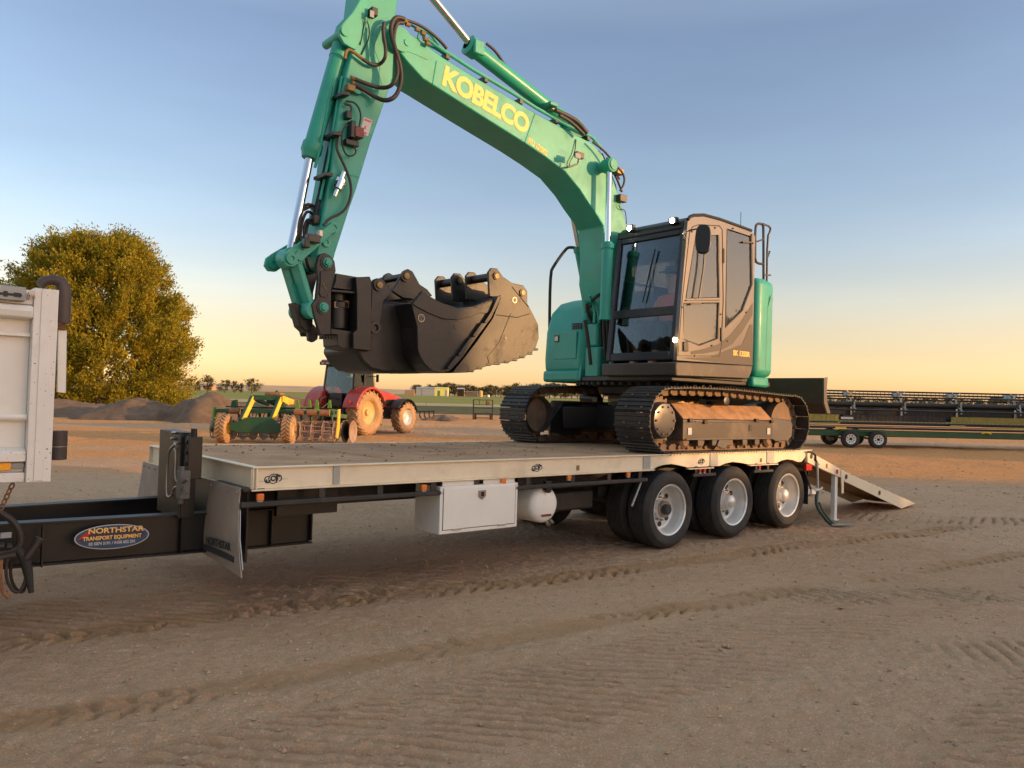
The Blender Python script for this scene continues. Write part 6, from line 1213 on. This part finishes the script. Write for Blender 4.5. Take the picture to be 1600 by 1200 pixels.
MB().bar((-.26,.38,1.42), (.62,.38,1.42), .16, .16).bar((.60,.38,1.42),(.66,1.55,1.30),.14,.18).bar((-.26,.38,1.40),(-.1,1.5,1.2),.10,.12).bar((.2,.5,1.35),(.3,2.0,1.1),.16,.16).build('lift_frame', M['jd_green'], cu, bevel=.015); MB().prism([(.675,.30,1.50),(.675,.30,1.32),(.70,1.0,1.20),(.72,1.6,1.22),(.72,1.6,1.36)], (.012,0,0)).build('lift_frame_plate', M['jd_yellow'], cu, bevel=.004); MB().box(.1,.60,.35,.9,1.505,1.60).build('valve_cover', M['rust'], cu, bevel=.03)
for y_ in (.65, 1.35): MB().bar((-1.45,y_,.98),(2.2,y_,.98),.12,.12).build('gang_beam', M['jd_green'], cu, bevel=.01)
for x in (-1.4,-.7,.0,.8,1.5,2.1): MB().bar((x,.6,.98),(x,2.0,.98),.10,.10).build('cross_beam', M['jd_green'], cu, bevel=.01)
for k in range(10): x = -1.35+.40*k; MB().cyl((x,.35,.99),(x+.30,.35,.99),.10,14).build('spring_pack', M['rust'], cu) if k in (1,6,7,8) else None
def cage(x0, x1, yc, zc, r, n, nr):
    mb = MB()
    for k in range(n): a = 2*pi*k/n; mb.cyl((x0,yc+r*cos(a),zc+r*sin(a)), (x1,yc+r*cos(a+.25),zc+r*sin(a+.25)), .014, 6)
    for k in range(nr): x = x0+(x1-x0)*k/(nr-1); mb.tube([(x,yc+r*cos(a),zc+r*sin(a)) for a in np.linspace(0,2*pi,21)[:-1]], .016, 6, closed=True); mb.bar((x,yc-r,zc),(x,yc+r,zc),.04,.02).bar((x,yc,zc-r),(x,yc,zc+r),.04,.02,(0,1,0))
    mb.cyl((x0,yc,zc),(x1,yc,zc),.03,8); return mb.build('roller_cage', M['cage'], cu)
cage(-1.5,-1.2,.45,.42,.30,9,3); cage(-.74,.70,.55,.46,.30,9,5); cage(1.28,2.30,.45,.40,.32,10,4)
for x, z0_ in ((-1.56,.35),(2.36,.22)):
    MB().prism([(x,.25,z0_),(x,.5,z0_-.05),(x,.75,.5),(x,.8,1.1),(x,.55,1.1),(x,.45,.6)], (.05,0,0)).build('end_plate', M['jd_yellow'] if x > 0 else M['jd_lime'], cu, bevel=.006)
for x, y_ in ((1.0,1.0),(1.3,1.35),(1.62,1.0),(1.95,1.4)):
    MB().prism([(x-.10,y_,1.05),(x+.06,y_,1.04),(x+.02,y_,1.36),(x-.05,y_,1.40)], (0,.05,0)).bar((x-.1,y_,1.06),(x+.25,y_+.1,1.02),.08,.08).build('stand_bracket', M['jd_lime'], cu, bevel=.006)
for k in range(11):
    x = -1.35+.34*k; y_ = 1.55+.1*(k % 2); MB().lathe((x,y_,.34),(1,-.28,0),[(0,.001),(.01,.10),(.06,.22),(.10,.33),(.11,.33),(.07,.22),(.02,.10)],24).build('disc_blade', M['cage'], cu, smooth=50)
    MB().bar((x,y_,.36),(x-.06,y_-.1,.95),.05,.07).build('disc_leg', M['jd_green'], cu)
for x, y_ in ((2.42,1.2),(2.62,1.5)): MB().lathe((x,y_,.36),(1,-.2,0),[(0,.001),(.01,.12),(.05,.25),(.09,.37),(.10,.37),(.06,.25)],28).build('disc_blade', M['cage'] if x > 2.5 else M['black'], cu, smooth=50)
for k in range(13): x = -.72+.12*k; MB().tube([(x,.75,.92),(x+.01,.62,.80),(x-.01,.6,.66)], .016, 6, sub=1).build('spring_tine', M['black_dusty'], cu)
MB().box(-1.4,2.1,1.25,1.31,1.08,1.12).box(-.6,.9,.95,1.1,1.06,1.12).build('hose_rail', M['black'], cu); MB().bar((.2,2.0,1.08),(1.9,4.6,.75),.14,.16).build('drawbar', M['jd_green'], cu, bevel=.01)
MB().prism([(-1.2,1.1,1.0),(-1.0,1.1,1.0),(-1.02,1.1,1.34),(-1.16,1.1,1.30)], (0,.2,0)).build('frame_tower', M['jd_green'], cu, bevel=.01)
MB().prism([(.22,.7,1.42),(.40,.7,1.42),(.40,.75,1.66),(.34,.75,1.66)], (0,.1,0)).build('hydraulic_tower', M['jd_green'], cu, bevel=.01)

# ================================================================== harvester front on its trolley
HX0, HX1, HY = 11.0, 24.0, 29.2
hd = thing('harvester_front', 'long black and green harvester front with reel on a two-axle trolley', 'harvester header', Matrix.Translation((HX0, HY, 0)))
L = HX1-HX0; zt = lambda px, py: gy(px, py, HY).z; Z0 = [zt(1450, y_) for y_ in (608, 618, 622, 628, 636, 647, 655, 662, 675, 692)]
MB().box(0,L,-.06,.08,.42,.66).box(0,L,1.5,1.62,.42,.60).build('trolley_beam', M['jd_green'], hd, bevel=.02)
for k in range(6): MB().box(.6+k*2.3,.72+k*2.3,.08,1.5,.46,.56).build('trolley_cross_beam', M['jd_green'], hd)
MB().box(0,L,.25,.31,1.02,1.55).build('back_sheet', M['navy_black'], hd); MB().box(0,L,.1,1.9,.86,.92).build('draper_floor', M['black_dusty'], hd)
segs = [(0,1.45,'jd_yellow'),(1.5,5.55,'black_dusty'),(5.6,L,'jd_yellow')]
for a, b_, m_ in segs:
    n_ = int((b_-a)/.23)
    for k in range(n_): MB().box(a+.23*k,a+.23*k+.222,.16,.19,1.00,1.22).build('draper_panel', M['olive'] if m_ == 'jd_yellow' else M[m_], hd, smooth=0)
MB().box(0,L,-.02,.06,.90,.96).box(0,L,-.10,-.03,.70,.78).build('cutter_bar', M['black'], hd); MB().box(0,L,-.14,-.105,.80,.83).build('skid_edge', M['brown_dark'], hd)
for a, b_, z_ in ((0.1,1.25,.86),(5.4,5.95,.86),(6.6,L,.80),(1.2,1.28,.9)): MB().box(a,b_,-.17,-.145,z_,z_+.055).build('yellow_guard', M['olive'], hd)
zc, yc, rr = 1.62, .25, .50
for k in range(6):
    a = 2*pi*k/6+.42; y_, z_ = yc+rr*cos(a), zc+rr*sin(a); mb = MB().cyl((.05,y_,z_),(L,y_,z_),.032,8)
    for j in range(int(L/.16)): mb.bar((.1+.16*j,y_,z_),(.1+.16*j,y_-.02,z_-.20),.012,.012)
    mb.build('reel_bat', M['black'], hd)
MB().cyl((.0,yc,zc),(L,yc,zc),.10,14).build('reel_tube', M['black'], hd)
MB().cyl((0,.9,2.02),(L,.9,2.02),.035,8).cyl((0,.55,1.92),(L,.55,1.92),.02,8).build('top_rail', M['black_dusty'], hd)
for px in (1334, 1413, 1500, 1592, 1680, 1770):
    x = gy(px, 640, HY).x-HX0; sp = MB()
    for k in range(6): a = 2*pi*k/6+.42; sp.bar((x,yc,zc),(x,yc+rr*cos(a),zc+rr*sin(a)),.07,.03)
    sp.build('reel_spider', M['steel'], hd)
    mb = MB()
    for a0 in (1.4, -1.1):
        for da in (-.5, .5): c_ = Vector((x,yc+.42*cos(a0),zc+.42*sin(a0))); mb.bar(c_, c_+Vector((.16*math.copysign(1, da),-.03,.10 if a0 > 0 else -.09)), .05, .05)
    mb.build('reel_star', M['sign_pale'] if px > 1340 else M['jd_yellow'], hd); MB().bar((x,-.05,1.72),(x-.06,-.2,1.32),.05,.05).build('reel_arm', M['steel'], hd); MB().box(x-.03,x+.03,.5,.95,1.9,2.10).build('rail_bracket', M['sign_pale'], hd)
MB().box(1.3,1.75,-.19,-.15,1.06,1.14).build('maker_plate', M['sign_pale'], hd); MB().tube([(6.6,-.1,.62),(6.75,-.12,.68),(6.95,-.1,.62)], .03, 6, sub=1).build('hazard_reflector', M['jd_yellow'], hd); MB().box(1.1,1.5,-.18,-.145,.70,.76).build('hazard_reflector', M['jd_yellow'], hd)
MB().box(9.1,9.6,.85,1.0,1.95,2.12).build('gearbox', M['brass'], hd, bevel=.02); MB().box(8.5,12.5,1.0,1.04,1.80,1.93).build('side_panel', M['sign_pale'], hd)
def car_wheel(x, y_, s):
    w = MB().lathe((0,0,0),(0,-1,0),[(-.02,.001),(-.02,.05),(.0,.06),(.01,.09),(.0,.14),(.03,.17),(.05,.19),(-.12,.19)],28)
    for k in range(8): a = 2*pi*k/8; w.bar((.07*cos(a),-.008,.07*sin(a)),(.16*cos(a),-.03,.16*sin(a)),.045,.02,(0,1,0))
    o = w.build('wheel', M['white'], hd, loc=(0,0,0)); OFF[o.name] = Vector((0,0,0)); mb = MB()
    for k in range(8): a = 2*pi*(k+.5)/8; mb.cyl((.118*cos(a),-.004,.118*sin(a)),(.118*cos(a),-.012,.118*sin(a)),.024,8)
    mb.cyl((0,.01,0),(0,-.045,0),.045,10); mb.build('wheel_holes', M['black'], o, loc=(0,0,0)).location = (0,0,0)
    MB().lathe((0,0,0),(0,-1,0),[(.03,.185),(.07,.22),(.075,.27),(.05,.315),(.02,.325),(-.13,.325),(-.16,.30),(-.17,.2)],36).build('tyre', M['tyre_black'], o, smooth=35, loc=(0,0,0)).location = (0,0,0)
    o.location = (x, y_, .325)
    if s: o.rotation_euler = (0,0,pi)
    MB().cyl((x,y_+.1 if not s else y_-.1,.325),(x,.75,.325),.04,8).build('axle', M['jd_green'], hd)
xa, xb = gz(1328, 699.5).x-HX0, gz(1375, 701).x-HX0
for x in (xa, xb): car_wheel(x, -.30, 0); car_wheel(x+.05, 1.8, 1)
MB().box(xa-.35,xb+.35,-.12,-.0605,.60,.68).build('wheel_mount', M['jd_green'], hd)

# ================================================================== small things across the yard
c = gz(754, 655.5); rk = thing('metal_stand', 'small dark open metal stand on the yard edge left of the tracks', 'metal frame', Matrix.Translation((c.x, c.y, 0)))
mb = MB(); h_ = 1.36; w_ = .66
for x in (-w_, w_):
    for y_ in (0, .6): mb.box(x-.025,x+.025,y_-.025,y_+.025,0,h_)
mb.build('upright', M['black_dusty'], rk)
for z_ in (.10,.40,.78,1.0,1.34):
    mb = MB().box(-w_+.026,w_-.026,-.02,.02,z_-.02,z_+.02).box(-w_+.026,w_-.026,.58,.62,z_-.02,z_+.02)
    for x in (-w_, w_): mb.box(x-.02,x+.02,.026,.574,z_-.02,z_+.02)
    mb.build('cross_bar', M['black_dusty'], rk)
for x in (-.25,.25): MB().box(x-.018,x+.018,-.018,.018,1.021,1.319).build('divider', M['black_dusty'], rk)
for x in (-.5,.55): MB().box(x-.08,x+.08,-.05,.12,0,.38).build('stand_foot', M['black_dusty'], rk, bevel=.01)
MB().cyl((.32,.2,1.12),(.32,.26,1.12),.15,14).build('cable_coil', M['rust'], rk)
c = gz(666, 654); hw = thing('harrow_section', 'black toothed harrow section lying on the ground right of the tractor', 'harrow', zrot((c.x, c.y, 0), RD(14)))
mb = MB()
for y_ in (0,.5): mb.bar((-.6,y_,.46),(.55,y_,.52),.06,.06)
mb.build('harrow_frame', M['black'], hw)
for k in range(4): x = -.5+.32*k; MB().tube([(x,.1,.50),(x+.10,.05,.36),(x+.02,0,.22),(x+.14,-.1,.02)], .045, 6, sub=1).build('tine', M['black'], hw); MB().bar((x-.05,.0,.50),(x+.0,.5,.5),.05,.05).build('harrow_bar', M['black'], hw)
MB().tube([(.05,.6,0),(.05,.6,1.1)], .01, 5).build('marker_rod', M['black_dusty'], hw)
# far sheds across the fields
def shed(px0, px1, ptop, pbot, Yd, dep, label, cat, wall, roofm, name='farm_shed', front=None, pitch=.12, openf=False):
    a, b_ = gy(px0, pbot, Yd), gy(px1, pbot, Yd); h = gy(px0, ptop, Yd).z; w = b_.x-a.x; t = thing(name, label, cat, Matrix.Translation((a.x, Yd, 0)))
    bd = MB().box(0,w,0,dep,-.5,h*.86) if not openf else MB().box(0,.3,0,dep,-.5,h*.86).box(w-.3,w,0,dep,-.5,h*.86).box(.3,w-.3,dep-.3,dep,-.5,h*.86)
    bd.build('wall', wall, t, smooth=0); MB().prism([(-.4,-.5,h*.865),(w+.4,-.5,h*.865),(w+.4,dep*.5,h),(-.4,dep*.5,h)], (0,0,.18)).prism([(-.4,dep+.5,h*.865),(w+.4,dep+.5,h*.865),(w+.4,dep*.5,h),(-.4,dep*.5,h)], (0,0,.18)).build('roof', roofm, t, smooth=0)
    for x in (0, w-.12): MB().prism([(x,.05,h*.86),(x,dep-.05,h*.86),(x,dep*.5,h*.995)], (.12,0,0)).build('gable', wall, t, smooth=0)
    if front: 
        for x0, x1, m_, z1 in front: MB().box(w*x0,w*x1,-.15,-.01,-.4,h*z1).build('door', m_, t, smooth=0)
    return t
M['zinc'] = mat('grey zinc sheet', (.34,.36,.38), .6, .1); M['shed_yellow'] = mat('pale yellow sheet', (.80,.72,.22), .7); M['shed_dark'] = mat('dark opening', (.03,.03,.03), .9); M['barn_roof'] = mat('rusty sheet roof', (.42,.24,.14), .8); M['haystack'] = mat('hay', (.55,.38,.15), .95)
FD = 900
shed(650,679,604.5,617.2,FD,16,'long grey sheet-metal shed beyond the green field','shed',M['zinc'],M['zinc'],front=[(.30,.31,M['shed_dark'],.8)])
shed(679,699.5,605,617.6,FD,14,'pale yellow shed joined to the right end of the grey shed','shed',M['shed_yellow'],M['shed_yellow'],front=[(.22,.42,M['jd_lime'],.62),(.80,.97,M['zinc'],.7)])
shed(714,725,606,618,FD+30,10,'open-fronted barn right of the pale yellow shed','barn',M['barn_roof'],M['sign_pale'],openf=True)
shed(727,746,611.5,618,FD+60,10,'low reddish farm building right of the open barn','farm building',M['barn_roof'],M['barn_roof'])
shed(632,647,608.5,616,FD+60,12,'low reddish building partly hidden by the tractor exhaust','farm building',M['barn_roof'],M['sign_pale'])
shed(318,331,600.5,606,1500,20,'small pinkish farm building under the left skyline trees','farm building',M['barn_roof'],M['sign_pale'])
c0 = gy(751, 618, FD); tk_ = MB().lathe((0,0,-.4),(0,0,1),[(0,2.4),(7.0,2.4),(8.2,.3),(8.2,.001)],24).build('water_tank', M['haystack'], smooth=40); tk_.location = (c0.x, FD, 0); tag(tk_, 'yellow upright tank in front of the horizon trees', 'tank')
c0 = gy(763, 618, FD); tk_ = MB().lathe((0,0,-.4),(0,0,1),[(0,1.6),(2.9,1.6),(3.3,.2),(3.3,.001)],20).build('water_tank', M['white'], smooth=40); tk_.location = (c0.x, FD, 0); tag(tk_, 'small white tank right of the yellow tank', 'tank')

# ================================================================== trees right of and behind the photographer, whose shade lies over the yard
S2 = Vector((SDIR.x, SDIR.y, 0)).normalized(); N2 = Vector((-S2.y, S2.x, 0))
if N2.y < 0: N2 = -N2
def breaker(dist, perp, H, R, prof, nclump, label, seed, cs=1.0):
    base = S2*dist+N2*perp; t = thing('windbreak_tree', label, 'tree', Matrix.Translation((base.x, base.y, 0)), 'windbreak trees along the yard')
    c, d, s = crown_points(prof, H, R, nclump, 130, cs, .5, seed, .4, .25); o = leaf_mesh('crown', c, d, s, M['leaf_break'], .5); o.parent = t
    make_trunk('trunk', H*.9, .3, 8, R*.6, t, seed, .05)
FULL = (.0, [0,.1,.5,.8,1], [.95,1,.85,.5,.12])
for i, (dist, perp, H, R) in enumerate(WB): breaker(dist, perp, H, R, FULL, int(30+R*R*H*1.1), 'dense dark pine in the windbreak right of the yard', 300+i, .9)
